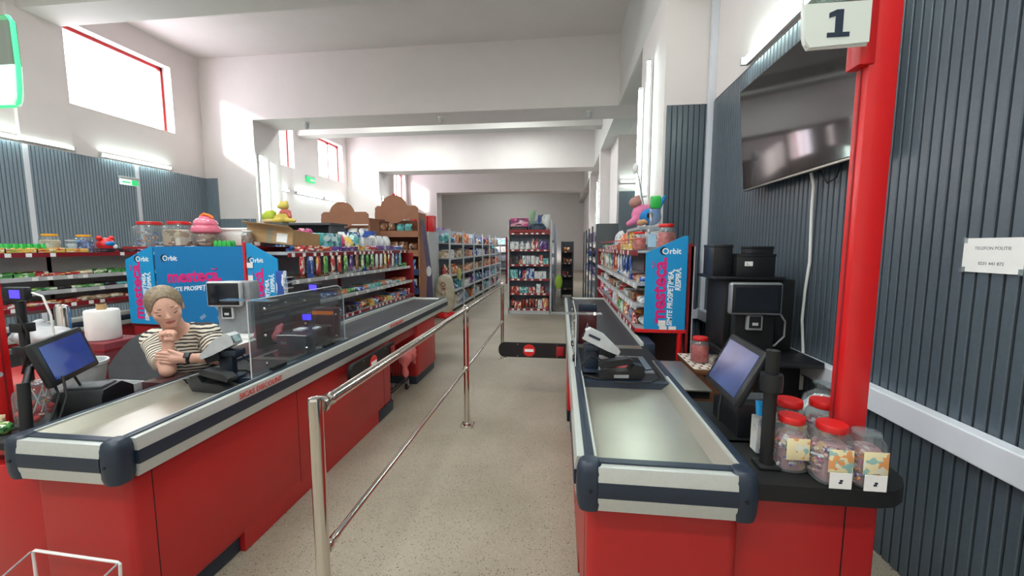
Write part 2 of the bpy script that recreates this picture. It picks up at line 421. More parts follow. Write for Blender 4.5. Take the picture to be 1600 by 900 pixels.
# ---- wall slats.  near the camera each slat is a piece of its wall
PIT = .05      # far fields
PITN = .0545   # pitch of the near slats
def slat_proto(name, along, w, t, h, out):
    """a ribbed cladding slat standing on z=0"""
    b = MB(); r = .0035
    if along == 'y': pts = [(0, -w/2), (out*(t-r), -w/2), (out*t, -w/2+r), (out*t, w/2-r), (out*(t-r), w/2), (0, w/2)]
    else: pts = [(-w/2, 0), (-w/2, out*(t-r)), (-w/2+r, out*t), (w/2-r, out*t), (w/2, out*(t-r)), (w/2, 0)]
    b.prism(pts, 'z', 0, h)
    return b.mesh(name, M_slat, smooth=False)
MB().box(XR-.006, XR, 0, 5.05, .0, 3.22).build('slat_backing', M_groove, wall_right)
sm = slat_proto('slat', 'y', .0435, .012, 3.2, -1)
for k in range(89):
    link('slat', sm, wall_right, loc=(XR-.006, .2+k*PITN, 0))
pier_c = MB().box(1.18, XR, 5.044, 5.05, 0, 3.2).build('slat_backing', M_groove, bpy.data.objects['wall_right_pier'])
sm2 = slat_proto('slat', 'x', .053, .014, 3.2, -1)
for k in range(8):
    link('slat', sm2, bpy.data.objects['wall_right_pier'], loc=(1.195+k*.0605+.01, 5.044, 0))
def slat_field(name, parent, along, a, b, fixed, out, z1, z0=0, m_=None):
    m = MB(); k = a
    m.box(*((fixed-.004*out, fixed+.004*out, a, b) if along == 'y' else (a, b, fixed-.004, fixed+.004)), z0, z1)
    while k < b:
        if along == 'y': m.box(fixed, fixed+out*.02, k, k+.037, z0, z1)
        else: m.box(k, k+.037, fixed, fixed+out*.02, z0, z1)
        k += PIT
    o = m.build(name, m_ or M_slat_lit, parent, smooth=False); o['kind'] = 'stuff'; return o
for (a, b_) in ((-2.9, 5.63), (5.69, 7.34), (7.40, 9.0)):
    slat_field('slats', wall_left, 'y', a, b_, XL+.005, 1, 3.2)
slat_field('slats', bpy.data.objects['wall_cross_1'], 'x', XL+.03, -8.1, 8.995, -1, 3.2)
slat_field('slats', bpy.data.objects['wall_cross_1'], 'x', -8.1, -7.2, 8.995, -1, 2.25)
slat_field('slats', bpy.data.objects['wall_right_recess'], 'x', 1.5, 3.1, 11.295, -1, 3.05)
for i, y in enumerate((5.66, 7.37)):
    S1('trim_%d' % (i+2), M_duct, (XL, XL+.03, y-.035, y+.035, 0, 3.2))
# ---- cable ducts
S1('trim_4', M_duct, (XR-.085, XR-.02, .2, 5.03, .755, .875), bev=.006)
S1('trim_5', M_duct, (XR-.065, XR, 4.97, 5.035, .875, 5.2), bev=.004)
S1('trim_6', M_duct, (1.16, XR-.07, 4.975, 5.03, .755, .86), bev=.004)
MB().box(XR-.0855, XR-.084, 1.528, 1.532, .757, .873).build('joint', M_blackm, bpy.data.objects['trim_4'])

# ---- fluorescent fittings
def tube_light(A, B, nrm, label, group=None, two=False):
    A, B, n = Vector(A), Vector(B), Vector(nrm); c = (A+B)/2
    t = thing('fluorescent_light', label, 'light', c, group=group)
    A, B = A-c, B-c; d = (B-A).normalized(); side = d.cross(n)
    M = Matrix(((d.x, side.x, n.x, 0), (d.y, side.y, n.y, 0), (d.z, side.z, n.z, 0), (0, 0, 0, 1))); L_ = (B-A).length
    w = .05 if two else .03
    MB().box(-L_/2, L_/2, -w, w, 0, .03, M=M).build('housing', M_whitep, t)
    for s in ((-.025, .025) if two else (0,)):
        MB().tube([M @ Vector((-L_/2+.03, s, .05)), M @ Vector((L_/2-.03, s, .05))], .014, 8).build('tube', M_tube, t)
    for e in (-1, 1):
        MB().box(e*(L_/2-.03), e*L_/2, -w, w, .03, .068, M=M).build('end_cap', M_lgrey, t)
    return t
tube_light((XL+.01, 4.5, 3.27), (XL+.01, 6.32, 3.27), (1, 0, 0), 'lit tube light above the left wall slats, nearest to the camera', 'tube lights on the left wall')
tube_light((XL+.01, 6.7, 3.27), (XL+.01, 8.1, 3.27), (1, 0, 0), 'lit tube light above the left wall slats, between the big window and the exit sign', 'tube lights on the left wall')
tube_light((XL+.01, 1.5, 3.27), (XL+.01, 3.5, 3.27), (1, 0, 0), 'lit tube light on the left wall outside the picture edge', 'tube lights on the left wall')
for a, b_, nm in ((10.9, 11.95, 'left of three, behind the plush toys'), (12.3, 13.75, 'middle of three, below the exit sign'), (13.85, 15.3, 'right of the three')):
    tube_light((XL+.01, a, 3.3), (XL+.01, b_, 3.3), (1, 0, 0), 'lit tube light on the far left wall, '+nm, 'tube lights in the second bay')
tube_light((XL+.01, 17.2, 3.3), (XL+.01, 18.6, 3.3), (1, 0, 0), 'small lit tube light on the left wall of the third bay', 'tube lights in the third bay')
tube_light((XR-.01, 2.2, 3.27), (XR-.01, 4.15, 3.27), (-1, 0, 0), 'long lit tube light on the right wall above the television')
tube_light((-7.09, 9.12, 2.2), (-7.09, 9.12, 3.75), (1, 0, 0), 'left of the two upright tube lights on the left opening jamb', 'upright tube lights on the left jamb')
tube_light((-7.09, 9.5, 2.2), (-7.09, 9.5, 3.65), (1, 0, 0), 'right of the two upright tube lights on the left opening jamb', 'upright tube lights on the left jamb')
tube_light((1.14, 5.72, 2.25), (1.14, 5.72, 4.0), (-1, 0, 0), 'taller upright tube light on the side of the slatted pillar', 'upright tube lights on the pillar')
tube_light((1.14, 6.3, 2.25), (1.14, 6.3, 3.85), (-1, 0, 0), 'farther upright tube light on the side of the slatted pillar', 'upright tube lights on the pillar')
tube_light((1.5, 11.28, 3.3), (2.3, 11.28, 3.3), (0, -1, 0), 'level lit tube light on the white recess wall behind the slatted pillar')
tube_light((1.14, 13.2, 2.0), (1.14, 13.2, 3.6), (-1, 0, 0), 'upright tube light on the far right pier beyond the recess')
tube_light((-7.09, 15.8, 2.2), (-7.09, 15.8, 3.6), (1, 0, 0), 'upright tube light on the second opening jamb')
# tubes behind the camera


# ---- small fittings of the room
def exit_sign(loc, rz, w, h, label, pale=False):
    t = thing('exit_sign', label, 'sign', loc, rz)
    MB().box(-w/2, w/2, -.012, .012, 0, h, bev=.004).build('panel', mat('lit_white_sign', '#e8f6ee', .5, var=0, emit=.6) if pale else M_green_e, t)
    if pale: MB().box(w*.12, w*.49, -.0135, -.012, h*.04, h*.96).box(-w*.4, w*.05, -.0135, -.012, h*.35, h*.6).build('pictogram', M_green_e, t)
    else: MB().box(-w*.15, w*.42, -.0135, -.012, h*.3, h*.62).build('pictogram', M_wtext, t)
    MB().box(-w/2, w/2, -.03, .03, h, h+.05, bev=.004).build('housing', M_lgrey, t)
exit_sign((XL+.05, 7.18, 2.78), PI/2, .34, .11, 'lit white and green exit sign on the left wall slats below the tube light', True)
exit_sign((XL+.05, 13.1, 3.72), PI/2, .45, .18, 'small green exit sign on the far left wall above the tube lights')
exit_sign((1.98, 11.2, 2.6), 0, .2, .3, 'green sign on the recess wall right of the level tube light')
def dome(loc, label, r=.07, body=True):
    t = thing('camera_dome', label, 'camera', loc)
    MB().lathe([(r*.9, -.03), (r, -.02), (r, 0)], seg=16).build('mount', M_whitep, t)
    MB().lathe([(.012, -.15), (r*.5, -.14), (r*.75, -.1), (r*.8, -.05), (r*.8, -.03)], seg=16).build('dome', M_lgrey, t)
dome((-6.0, 9.05+.3, 4.5), 'white dome camera under the left end of the first header')
dome((-2.72, 9.3, 4.5), 'white dome camera under the middle of the first header')
dome((.56, 9.3, 4.5), 'white dome camera under the right end of the first header')

# =================================================================== CHECKOUT COUNTERS
def counter(tagname, label, xo, sg, w, y0, y1, yd):
    """xo: aisle-side edge; sg: direction towards the cashier; w: width of the tray end"""
    X = lambda u: xo+sg*u
    t = thing(tagname, label, 'checkout counter', (0, 0, 0))
    def bx(name, m, u0, u1, ya, yb, za, zb, bev=.0, lab=None, seg=2):
        a, b_ = sorted((X(u0), X(u1)))
        return MB().box(a, b_, ya, yb, za, zb, bev=bev, seg=seg).build(name, m, t, lab)
    # bodies
    base = bx('base_panel', M_red, .03, w-.02, y0+.05, 3.72, .09, .73, .035, seg=4)
    xa = X(.0288)
    for ys in (y0+.14, 2.3, 3.55): MB().box(min(xa, xa+sg*.004), max(xa, xa+sg*.004), ys-.0015, ys+.0015, .1, .73).build('panel_seam', M_blackm, base)
    bx('base_panel', M_red, .03, w+.3, 4.45, 5.15, .09, .73, .035, seg=4)
    bx('bridge_panel', M_redd, .06, w, 3.7, 4.5, .6, .73, .01)
    bx('kick_plinth', M_navy, .06, w-.04, y0+.12, 3.68, 0, .09, .01)
    bx('skirt_panel', M_red, .0303, .06, y0+.58, 3.42, .003, .128)
    bx('kick_foot', M_navy, .025, w*.5, 3.42, 3.74, 0, .1, .012)
    bx('kick_plinth', M_navy, .05, w+.28, 4.47, 5.13, 0, .1, .01)
    # bumper rail: aluminium, navy, aluminium, as one extrusion each along the aisle and across the end
    zt = .88
    prof = lambda: [(0, .0), (-.012, .004), (-.024, .012)]
    def rail(name, m, za, zb, bulge):
        n = 5; pts = [(.03, za), (.03, zb)]
        out = [(-.004-.013*math.sin(PI*(zb+(za-zb)*k/n-.715)/.178)-bulge, zb+(za-zb)*k/n) for k in range(n+1)]
        pts = [(X(.02), za), (X(.02), zb)]+[(X(o_), z_) for o_, z_ in out]
        MB().prism([(p[0], p[1]) for p in pts], 'y', y0+.06, y1).build(name, m, t)
        ptsf = [(y0+.02+.0, za), (y0+.02, zb)]+[(y0+o_, z_) for o_, z_ in out]
        b = MB()
        a, b2 = sorted((X(.06), X(w-.06)))
        b.prism([(p[0], p[1]) for p in ptsf], 'x', a, b2); b.build(name, m, t)
    rail('upper_rail', M_alu, .83, zt-.002, 0); rail('bumper_strip', M_navy, .776, .8295, .001); rail('lower_rail', M_alu, .727, .7755, 0)
    bx('rail_core', M_navy, .018, .03, y0+.04, y1, .727, zt+.004)
    bx('rail_core', M_navy, .03, w-.03, y0+.018, y0+.034, .727, zt+.004)
    for u in (.035, w-.035):
        MB().lathe([(.028, .718), (.038, .724), (.044, .75), (.046, .80), (.044, .855), (.038, .878), (.028, .888), (.01, .89)], (X(u), y0+.026, 0), 24, sq=.3).build('corner_cap', M_navy, t)
        MB().lathe([(.006, -.001), (.006, .002)], (0, 0, 0), 10).build('screw', M_blackm, t, loc=(X(u), y0-.0215, .80), rot=(PI/2, 0, 0))
    # rims
    bx('side_rim', M_navy, .03, .052, y0+.05, 2.35, .84, zt+.004, .003)
    bx('side_rim', M_alu, .052, .060, y0+.05, 2.35, .84, zt+.002)
    bx('side_rim', M_navy, w-.03, w, y0+.05, 2.62, .73, zt+.006, .005)
    bx('side_rim', M_alu, w-.042, w-.03, y0+.05, 2.3, .8, zt+.004)
    bx('end_rim', M_navy, .05, w-.04, y0+.034, y0+.05, .80, zt+.003)
    # packing tray: floor and a sloping inner side
    bx('packing_tray', M_steel2, .055, w-.08, y0+.05, yd, .828, .838)
    a, b_ = X(w-.085), X(w-.04)
    MB().prism([(a, .828), (b_, .872), (b_, .878), (a, .838)], 'y', y0+.05, yd).build('tray_side', M_steel2, t)
    bx('tray_lip', M_steel, .055, w-.05, y0+.05, y0+.13, .8382, .8402)
    bx('tray_divider', M_navy, .05, w-.04, yd, yd+.04, .80, .872)
    # scanner section
    bx('scanner_deck', M_blackm, .03, w, yd+.04, 3.06, .80, .868)
    bx('scanner_plate', M_steel, .12, w-.08, 2.38, 2.74, .868, .874)
    sg_ = bx('scanner_glass', M_dark_scr, .16, w-.12, 2.44, 2.7, .874, .877)
    bx('deck_strip', M_steel, .06, w-.04, 2.96, 3.05, .868, .872)
    # conveyor
    bx('conveyor_belt', M_belt, .06, w-.03, 3.06, y1-.06, .845, .862, .004)
    bx('belt_side', M_navy, .03, .058, 2.35, y1, .74, .884, .003)
    bx('belt_rim', M_alu, w-.03, w-.012, 3.06, y1-.02, .74, .893, .002)
    bx('belt_rim', M_navy, w-.012, w+.07, 3.06, y1-.02, .74, .886, .004)
    bx('belt_end', M_alu, .03, w, y1-.045, y1, .74, .88, .004)
    bx('under_tray', M_blackm, .05, w+.04, 3.3, 5.1, .72, .74)
    MB().lathe([(.04, .73), (.055, .74), (.06, .8), (.055, .875), (.03, .885)], (X(.045), y1-.03, 0), 16).build('corner_cap', M_navy, t)
    return t, X, bx
c2, X2, bx2 = counter('checkout_counter', 'red checkout counter with steel tray on the left, where the cashier sits', -1.60, -1, .475, 1.245, 5.58, 2.02)
c1, X1, bx1 = counter('checkout_counter', 'red checkout counter on the right beside the slatted wall, with the number 1 post', .07, 1, .555, 1.31, 5.85, 2.2)
# lettering on the aluminium rails
for (c_, x, ya, dirn, sz) in ((c2, -1.595, 1.80, 1, .040), (c2, -1.595, 3.62, 1, .04), (c1, .065, 2.15, -1, .04)):
    Mx = basis((x+(.0135 if dirn > 0 else -.0135), ya, .840), (0, dirn, 0), (0, 0, 1))
    text('rail_lettering', 'SICAS DISCOUNT', sz, M_rtext, Mx, c_, bold=.0006, sx=1.0)
# cashier desks, shelves, wings and posts
bx1('wing_panel', M_red, .5, .975, 1.40, 1.415, .0, .775, .01)
s_ = MB().box(.945, .948, 1.398, 1.402, 0, .77).build('panel_seam', M_blackm, c1)
def shelf_shape(x0, x1, ya, yb, left_round=False):
    pts = [(x0, ya), (x0, yb)]; r = (yb-ya)/2
    for k in range(9):
        a = PI/2-PI*k/8; pts.append((x1-r+math.cos(a)*r, (ya+yb)/2+math.sin(a)*r))
    return pts
MB().prism(shelf_shape(.60, 1.14, 1.33, 1.64), 'z', .785, .84).build('shelf', M_blackm, c1)
bx1('side_table', M_steel, .515, .70, 2.12, 2.66, .862, .872, .002)
bx1('side_table_edge', M_blackm, .52, .695, 2.14, 2.64, .82, .862)
bx2('desk', mat('maroon_laminate', '#4a2c2c', .3, var=.05), .477, .80, 2.40, 3.2, .85, .872, .004)
bx2('desk_ledge', MATS['maroon_laminate'], .477, .60, 1.86, 2.04, .826, .886, .004)
bx2('desk_leg', M_redd, .5, .95, 3.05, 3.2, 0, .85)
bx2('wing_panel', M_red, .43, .82, 1.30, 1.38, .09, .73, .01)
bx2('shelf', M_blackm, .45, .86, 1.30, 1.72, .79, .825, .01)
def post(c_, x, y, flip, num, lit):
    p = MB().box(x-.042, x+.042, y-.04, y+.015, 0, 3.2, bev=.003).build('post', M_redp, c_)
    MB().box(x-.05*flip-.022, x-.05*flip+.022, y-.046, y+.02, 2.155, 3.2, bev=.004).build('post_sleeve', M_redp, p)
    MB().box(x-.043*flip-.002, x-.043*flip+.002, y-.014, y-.008, 0, 2.155).build('post_groove', M_redd, p)
    return p
post(c1, .972, 1.48, 1, '1', False)
post(c2, -2.44, 1.47, -1, '2', True)
def number_sign(x0, x1, y, z0, zm, z1, num, label, lit, c_):
    t = thing('number_sign', label, 'sign', ((x0+x1)/2, y, z0)); w = (x1-x0)/2; h = zm-z0; H = z1-z0
    def shp(a, b, inset, taper):
        return [(-w+inset+taper, a), (w-inset, a), (w-inset, b), (-w+inset, b), (-w+inset-.004, (a+b)/2)]
    k = 1 if num == '1' else -1
    def P_(pts): return [(p[0]*k, p[1]) for p in pts]
    MB().prism(P_([(-w+.02, 0), (w, .008), (w, h), (-w-.002, h), (-w+.004, h*.3), (-w+.008, .02)]), 'y', -.012, .012).build('number_panel', mat('sign_white', '#c9d0c9', .4, var=0, emit=.12) if not lit else mat('sign_white_lit', '#d8f0e4', .4, var=0, emit=.5), t)
    MB().prism(P_([(-w, h+.002), (w, h+.002), (w, H), (-w+.015, H), (-w+.002, H-.02)]), 'y', -.012, .012).build('clear_panel', glassy('sign_grey_clear', '#b8c4bc', .25, .1), t)
    edge = [(k*(-w+.02), 0, .0)]; 
    pts = [(w, .004), (-w+.03, 0), (-w+.012, .012), (-w+.002, h*.4), (-w-.003, h), (-w, H-.02), (-w+.012, H-.002), (w, H)]
    MB().tube([(k*p[0], 0, p[1]) for p in pts], .007 if lit else .004, 8).build('edge_trim', mat('lit_green_edge', '#48e090', .3, var=0, emit=.9) if lit else M_whitep, t)
    if num == '1':
        k_ = .078/10
        MB().prism([(x*k_+.004, z*k_+.026) for x, z in ((-4, 0), (4, 0), (4, 1.7), (1.5, 1.7), (1.5, 10), (-1.0, 10), (-3.6, 8.9), (-3.6, 7.1), (-1.3, 7.7), (-1.3, 1.7), (-4, 1.7))], 'y', -.0135, -.012).build('numeral', M_ntext, t)
    else: text('numeral', num, .112*h/.13, M_ntext, basis((.0, -.013, .028), (1, 0, 0), (0, 0, 1)), t, bold=.006, align='CENTER', sx=1.15)
    return t
number_sign(.722, .905, 1.42, 2.20, 2.325, 2.60, '1', 'white hanging sign reading 1 on the red post at right', False, c1)
number_sign(-2.30, -1.915, 1.3, 2.10, 2.235, 2.40, '2', 'green edged lit sign reading 2 at the upper left picture edge', True, c2)
# far-left red cabinet piece behind counter 2
t = thing('red_cabinet', 'low red cabinet with black plinth behind the left counter at the picture edge', 'cabinet', (-3.32, 1.98, 0))
MB().box(-.31, .31, -.2, .35, .09, .8, bev=.02).build('body', M_red, t); MB().box(-.30, .30, -.18, .33, 0, .09).build('plinth', M_blackm, t)

# checkout counter 3: only its rails show behind the cashier
t = thing('checkout_counter', 'third checkout counter in the background, only its pale bumper rails showing', 'checkout counter', (0, 0, 0))
for nm, m, za, zb in (('upper_rail', M_alu, .83, .88), ('bumper_strip', M_navy, .775, .83), ('lower_rail', M_alu, .725, .775)):
    MB().box(-4.94, -4.88, 2.2, 6.0, za, zb, bev=.01).build(nm, m, t)
MB().box(-5.0, -4.94, 2.2, 6.0, .09, .86, bev=.01).build('base_panel', M_red, t)
MB().box(-4.99, -4.95, 2.3, 5.9, 0, .09).build('kick_plinth', M_navy, t)
MB().box(-5.0, -4.945, 2.3, 5.9, .861, .872).build('conveyor_belt', M_belt, t)

# =================================================================== RAILING
t = thing('guard_railing', 'chrome guard railing with three posts down the aisle', 'railing', (-.82, 1.25, 0))
for i, y in enumerate((0, 2.21, 4.45)):
    MB().tube([(0, y, 0), (0, y, 1.085)], .024, 20).lathe([(.024, 1.085), (.021, 1.092), (.008, 1.095)], (0, y, 0), 20).build('post', M_chrome, t)
    p = MB().box(-.055, .055, y-.055, y+.055, 0, .014, bev=.004).build('base_plate', M_chrome, t)
    MB().lathe([(.036, .014), (.036, .03), (.026, .034)], (0, y, 0), 16).build('collar', M_chrome, p)
for y0_, y1_ in ((.05, 2.17), (2.25, 4.42)):
    for z, r in ((1.055, .021), (.53, .013)):
        MB().tube([(0, y0_, z), (0, y1_, z)], r, 16).build('top_rail' if z > 1 else 'lower_rail', M_chrome, t)
        for e, s in ((y0_, 1), (y1_, -1)):
            MB().lathe([(r+.010, 0), (r+.010, .02), (r+.003, .03), (r+.003, .075)], seg=16).build('rail_socket', M_chrome, t, loc=(0, e-s*.03, z), rot=(-PI/2*s, 0, 0))

# =================================================================== NO-ENTRY BARRIERS
def barrier(loc, rz, label, L_=.78):
    t = thing('entry_barrier', label, 'barrier', loc, rz)
    r = .075; pts = []
    for k in range(7):
        a = PI/2+PI*k/6*1.0; pts.append((.05+math.cos(a)*.05 if abs(math.sin(a)) < 2 else 0, math.sin(a)*r))
    pts += [(L_, -r), (L_, r)]
    MB().prism(pts, 'y', -.015, .015).build('board', M_blackm, t)
    MB().lathe([(.062, 0), (.062, .004)], seg=28).build('red_disc', M_redp, t, loc=(L_*.46, -.0155, 0), rot=(PI/2, 0, 0))
    MB().box(L_*.46-.045, L_*.46+.045, -.022, -.0195, -.014, .014).build('white_bar', M_wtext, t)
    for x in (.2, .6):
        for z in (-.06, .06): MB().lathe([(.005, 0), (.004, .003)], seg=8).build('screw', M_steel, t, loc=(x, -.0152, z), rot=(PI/2, 0, 0))
    MB().box(L_-.1, L_-.02, -.03, -.0155, -.05, .05, bev=.01).build('hinge_plate', M_redd, t)
    return t
barrier((-.63, 4.1, .545), 0, 'black no entry barrier arm crossing the aisle to the right counter', .69)
b2_ = barrier((-1.545, 2.78, .645), PI/2, 'black no entry barrier arm folded along the left counter side', .80)
t = c1
MB().box(.07, .10, 3.65, 4.25, .1, .72, bev=.01).build('barrier_mount', M_redp, t); MB().box(.07, .10, 3.65, 4.25, 0, .1, bev=.008).build('mount_foot', M_blackm, t)

# =================================================================== GOODS: prototypes and shelf filling
PROTO = {}
def proto(kind, w, d, h):
    """one mesh per kind and size, standing on z=0, front towards -y; w along x"""
    k = (kind, round(w, 3), round(d, 3), round(h, 3))
    if k in PROTO: return PROTO[k]
    b = MB()
    if kind == 'box': b.box(-w/2, w/2, -d/2, d/2, 0, h, bev=min(w, d, h)*.03, seg=1)
    elif kind == 'tray':
        e = .004
        b.prism([(-w/2, 0), (w/2, 0), (w/2, h), (w/2-e, h), (w/2-e, e), (-w/2+e, e), (-w/2+e, h), (-w/2, h)], 'y', -d/2, d/2)
        b.box(-w/2, w/2, -d/2, -d/2+e, 0, h*.8); b.box(-w/2, w/2, d/2-e, d/2, 0, h)
    elif kind == 'bag':
        n, m = 6, 5; P_ = []
        for s in (1, -1):
            g = []
            for i in range(n+1):
                row = []
                for j in range(m+1):
                    u, v = i/n, j/m; bl = (math.sin(PI*u)**.6)*(math.sin(PI*v)**.5)
                    wd = 1-.10*math.sin(PI*u)
                    row.append(b.bm.verts.new(((v-.5)*w*wd, -s*(d/2*bl+.0008), u*h)))
                g.append(row)
            P_.append(g)
            for i in range(n):
                for j in range(m): b.bm.faces.new((g[i][j], g[i][j+1], g[i+1][j+1], g[i+1][j]))
        bmesh.ops.remove_doubles(b.bm, verts=b.bm.verts[:], dist=.002)
    elif kind == 'bottle': b.lathe([(w*.42, 0), (w*.5, h*.02), (w*.5, h*.6), (w*.42, h*.7), (w*.18, h*.84), (w*.17, h*.9), (w*.21, h*.9), (w*.21, h)], seg=12)
    elif kind == 'can': b.lathe([(w*.45, 0), (w*.5, h*.03), (w*.5, h*.95), (w*.44, h)], seg=12)
    elif kind == 'jar': b.lathe([(w*.42, 0), (w*.5, h*.04), (w*.5, h*.72), (w*.36, h*.82), (w*.36, h)], seg=14)
    elif kind == 'bar': b.box(-w/2, w/2, -d/2, d/2, 0, h, bev=h*.3, seg=1)
    elif kind == 'roll': b.lathe([(w*.12, 0), (w*.5, 0), (w*.5, h), (w*.12, h)], seg=16)
    me = b.mesh(kind, M_paper); me.materials.clear(); me.materials.append(None); PROTO[k] = me
    return me
NAMES = dict(box='carton', tray='display_tray', bag='snack_bag', bottle='bottle', can='can', jar='jar', bar='candy_bar', roll='paper_roll')
CAT = dict(box='box', tray='tray', bag='bag', bottle='bottle', can='can', jar='jar', bar='candy', roll='roll')
def good(kind, w, d, h, pal, loc, rz, label, group=None, rot=None, name=None, cat=None):
    o = bpy.data.objects.new(name or NAMES[kind], proto(kind, w, d, h)); COL.objects.link(o)
    o.material_slots[0].link = 'OBJECT'; o.material_slots[0].material = packmat(pal) if pal in PAL else MATS[pal]
    o.location = (loc[0], loc[1], loc[2]+.0012); o.rotation_euler = rot or (0, 0, rz)
    return tag(o, label, cat or CAT[kind], group)
RN = random.Random(11)
ORD = 'first second third fourth fifth sixth seventh eighth ninth tenth eleventh twelfth thirteenth fourteenth fifteenth sixteenth'.split()
def nth(i):
    if i < 16: return ORD[i]
    return '%d%s' % (i+1, {1: 'st', 2: 'nd', 3: 'rd'}.get((i+1) % 10, 'th') if (i+1) % 100 not in (11, 12, 13) else 'th')
SEEN = {}
def row(a, b, fix, z, along, face, kinds, pals, place, group, dmax=.2, hmax=.2, gap=.004, wr=(.06, .1), full=1.0, rows=1):
    """a run of goods on a shelf between a and b; face: rotation so fronts look into the aisle"""
    p = a
    while p < b-.02:
        k = RN.choice(kinds); pal = RN.choice(pals); n = RN.choice((1, 2, 3))
        w = RN.uniform(*wr); h = hmax*RN.uniform(.6, 1); d = dmax*RN.uniform(.7, 1)
        if k in ('bottle', 'can', 'jar', 'roll'): d = w
        w, h, d = round(w, 2), round(h, 2), round(d, 2)
        for _ in range(n):
            if p+w > b: p = b; break
            if RN.random() < full:
                for r_ in range(rows):
                    off = max(dmax/2 if d > dmax*.5 else d/2, d/2)+r_*(d+.01)
                    if along == 'y': loc = (fix+off*(-1 if face > 0 else 1), p+w/2, z)
                    else: loc = (p+w/2, fix+off, z)
                    base_ = '%s %s %s' % (pal, NAMES[k].replace('_', ' '), place)
                    i_ = SEEN.get(base_, 0); SEEN[base_] = i_+1
                    good(k, w, d, h, pal, loc, face, base_+(', %s from the %s' % (nth(i_), 'near end' if along == 'y' else 'left')), group)
            p += w+gap

# =================================================================== CANDY RACKS BEHIND THE COUNTERS
def slogan(sz, M, p):
    """the magenta word in heavy rounded letters, its breve drawn apart"""
    def width(body):
        o = text('tmp', body, sz, M_magenta, Matrix.Identity(4), None, bold=sz*.03); w = max(v.co.x for v in o.data.vertices); me = o.data
        bpy.data.objects.remove(o); bpy.data.meshes.remove(me); return w
    wa, wb = width('mestec'), width('mesteca')
    text('slogan', 'mesteca.', sz, M_magenta, M, p, bold=sz*.032)
    cx = (wa+wb)/2+sz*.02
    MB().tube([M @ Vector((cx+sz*.15*math.cos(a), sz*(.73+.10*math.sin(a)), 0)) for a in [PI+PI*k/8 for k in range(9)]], sz*.032, 6).build('slogan_accent', M_magenta, p)
def orbit_panel(parent, x0, x1, y, z0, z1, chamf, left, wide=False):
    """printed end panel: light blue board with its lettering; the sloping corner on one side"""
    zc = z1-chamf
    if left: pts = [(x0, z0), (x1, z0), (x1, z1), (x1-.03, z1), (x0, zc)]
    else: pts = [(x0, z0), (x1, z0), (x1, zc), (x0+.03, z1), (x0, z1)]
    if wide: pts = [(x0, z0), (x1, z0), (x1, z1), (x0, z1)]
    p = MB().prism(pts, 'y', y-.006, y+.006).build('printed_panel', M_orbit2 if wide else M_orbit, parent, smooth=False)
    f = y-.0065; H = z1-z0
    def logo(x, z, s):
        MB().lathe([(s*.62, 0), (s*.62, .001), (s*.42, .001), (s*.42, 0)], seg=28, caps=False).build('logo_ring', M_wtext, p, loc=(x, f, z), rot=(PI/2, 0, 0))
        b = MB()
        for k in range(14):
            a0, a1 = math.radians(80+k*14), math.radians(80+(k+1)*14)
            w1 = s*(1.18-.42*abs(k-6)/7)
            q = [(math.cos(a)*r_, math.sin(a)*r_) for a, r_ in ((a0, s*.66), (a0, w1), (a1, w1), (a1, s*.66))]
            b.prism([(x+u, z+v) for u, v in q], 'y', f-.0008, f)
        b.build('logo_arc', M_ntext, p)
        text('logo_text', 'rbit', s*1.55, M_wtext, basis((x+s*.75, f, z-s*.52), (1, 0, 0), (0, 0, 1)), p, bold=.0012)
    if wide:
        logo(x0+.12, z1-.12, .045)
        slogan(.175, basis((x0+.13, f, z1-.37), (1, 0, .05), (0, 0, 1)), p)
        text('slogan', 'SIMTE PROSPEȚIMEA.', .062, M_wtext, basis((x0+.13, f, z1-.465), (1, 0, .07), (0, 0, 1)), p, bold=.0012, sx=1.0, shear=.15)
        text('slogan', 'RESPIRĂ.', .062, M_wtext, basis((x0+.58, f, z1-.535), (1, 0, .07), (0, 0, 1)), p, bold=.0015, sx=.92, shear=.15)
        for k, (dx, dz, a) in enumerate(((.50, -.62, .1), (.57, -.68, -.6), (.60, -.78, 1.2), (.55, -.88, .5), (.44, -.9, -.3), (.4, -.78, 1.0))):
            M_ = Matrix.Translation((x0+dx+.1, f, z1+dz+.06)) @ Matrix.Rotation(a, 4, 'Y')
            MB().box(-.018, .018, -.001, 0, -.035, .035, bev=.0004, M=M_).build('printed_gum', mat('print_grey_blue', '#7f9fc0', .5, var=.1), p)
    else:
        W_ = x1-x0
        logo(x0+W_*(.47 if left else .16), z1-H*(.16 if left else .20), W_*.125)
        slogan(W_*.48, basis((x0+W_*(.50 if left else .50), f, z0+H*.06), (0, 0, 1), (-1, 0, 0)), p)
        text('slogan', 'SIMTE PROSPEȚIMEA.', W_*.18, M_wtext, basis((x0+W_*.68, f, z0+H*.04), (0, 0, 1), (-1, 0, 0)), p, bold=W_*.005, sx=.84, shear=.15)
        text('slogan', 'RESPIRĂ.', W_*.18, M_wtext, basis((x0+W_*.86, f, z0+H*.42), (0, 0, 1), (-1, 0, 0)), p, bold=W_*.005, sx=.84, shear=.15)
    return p
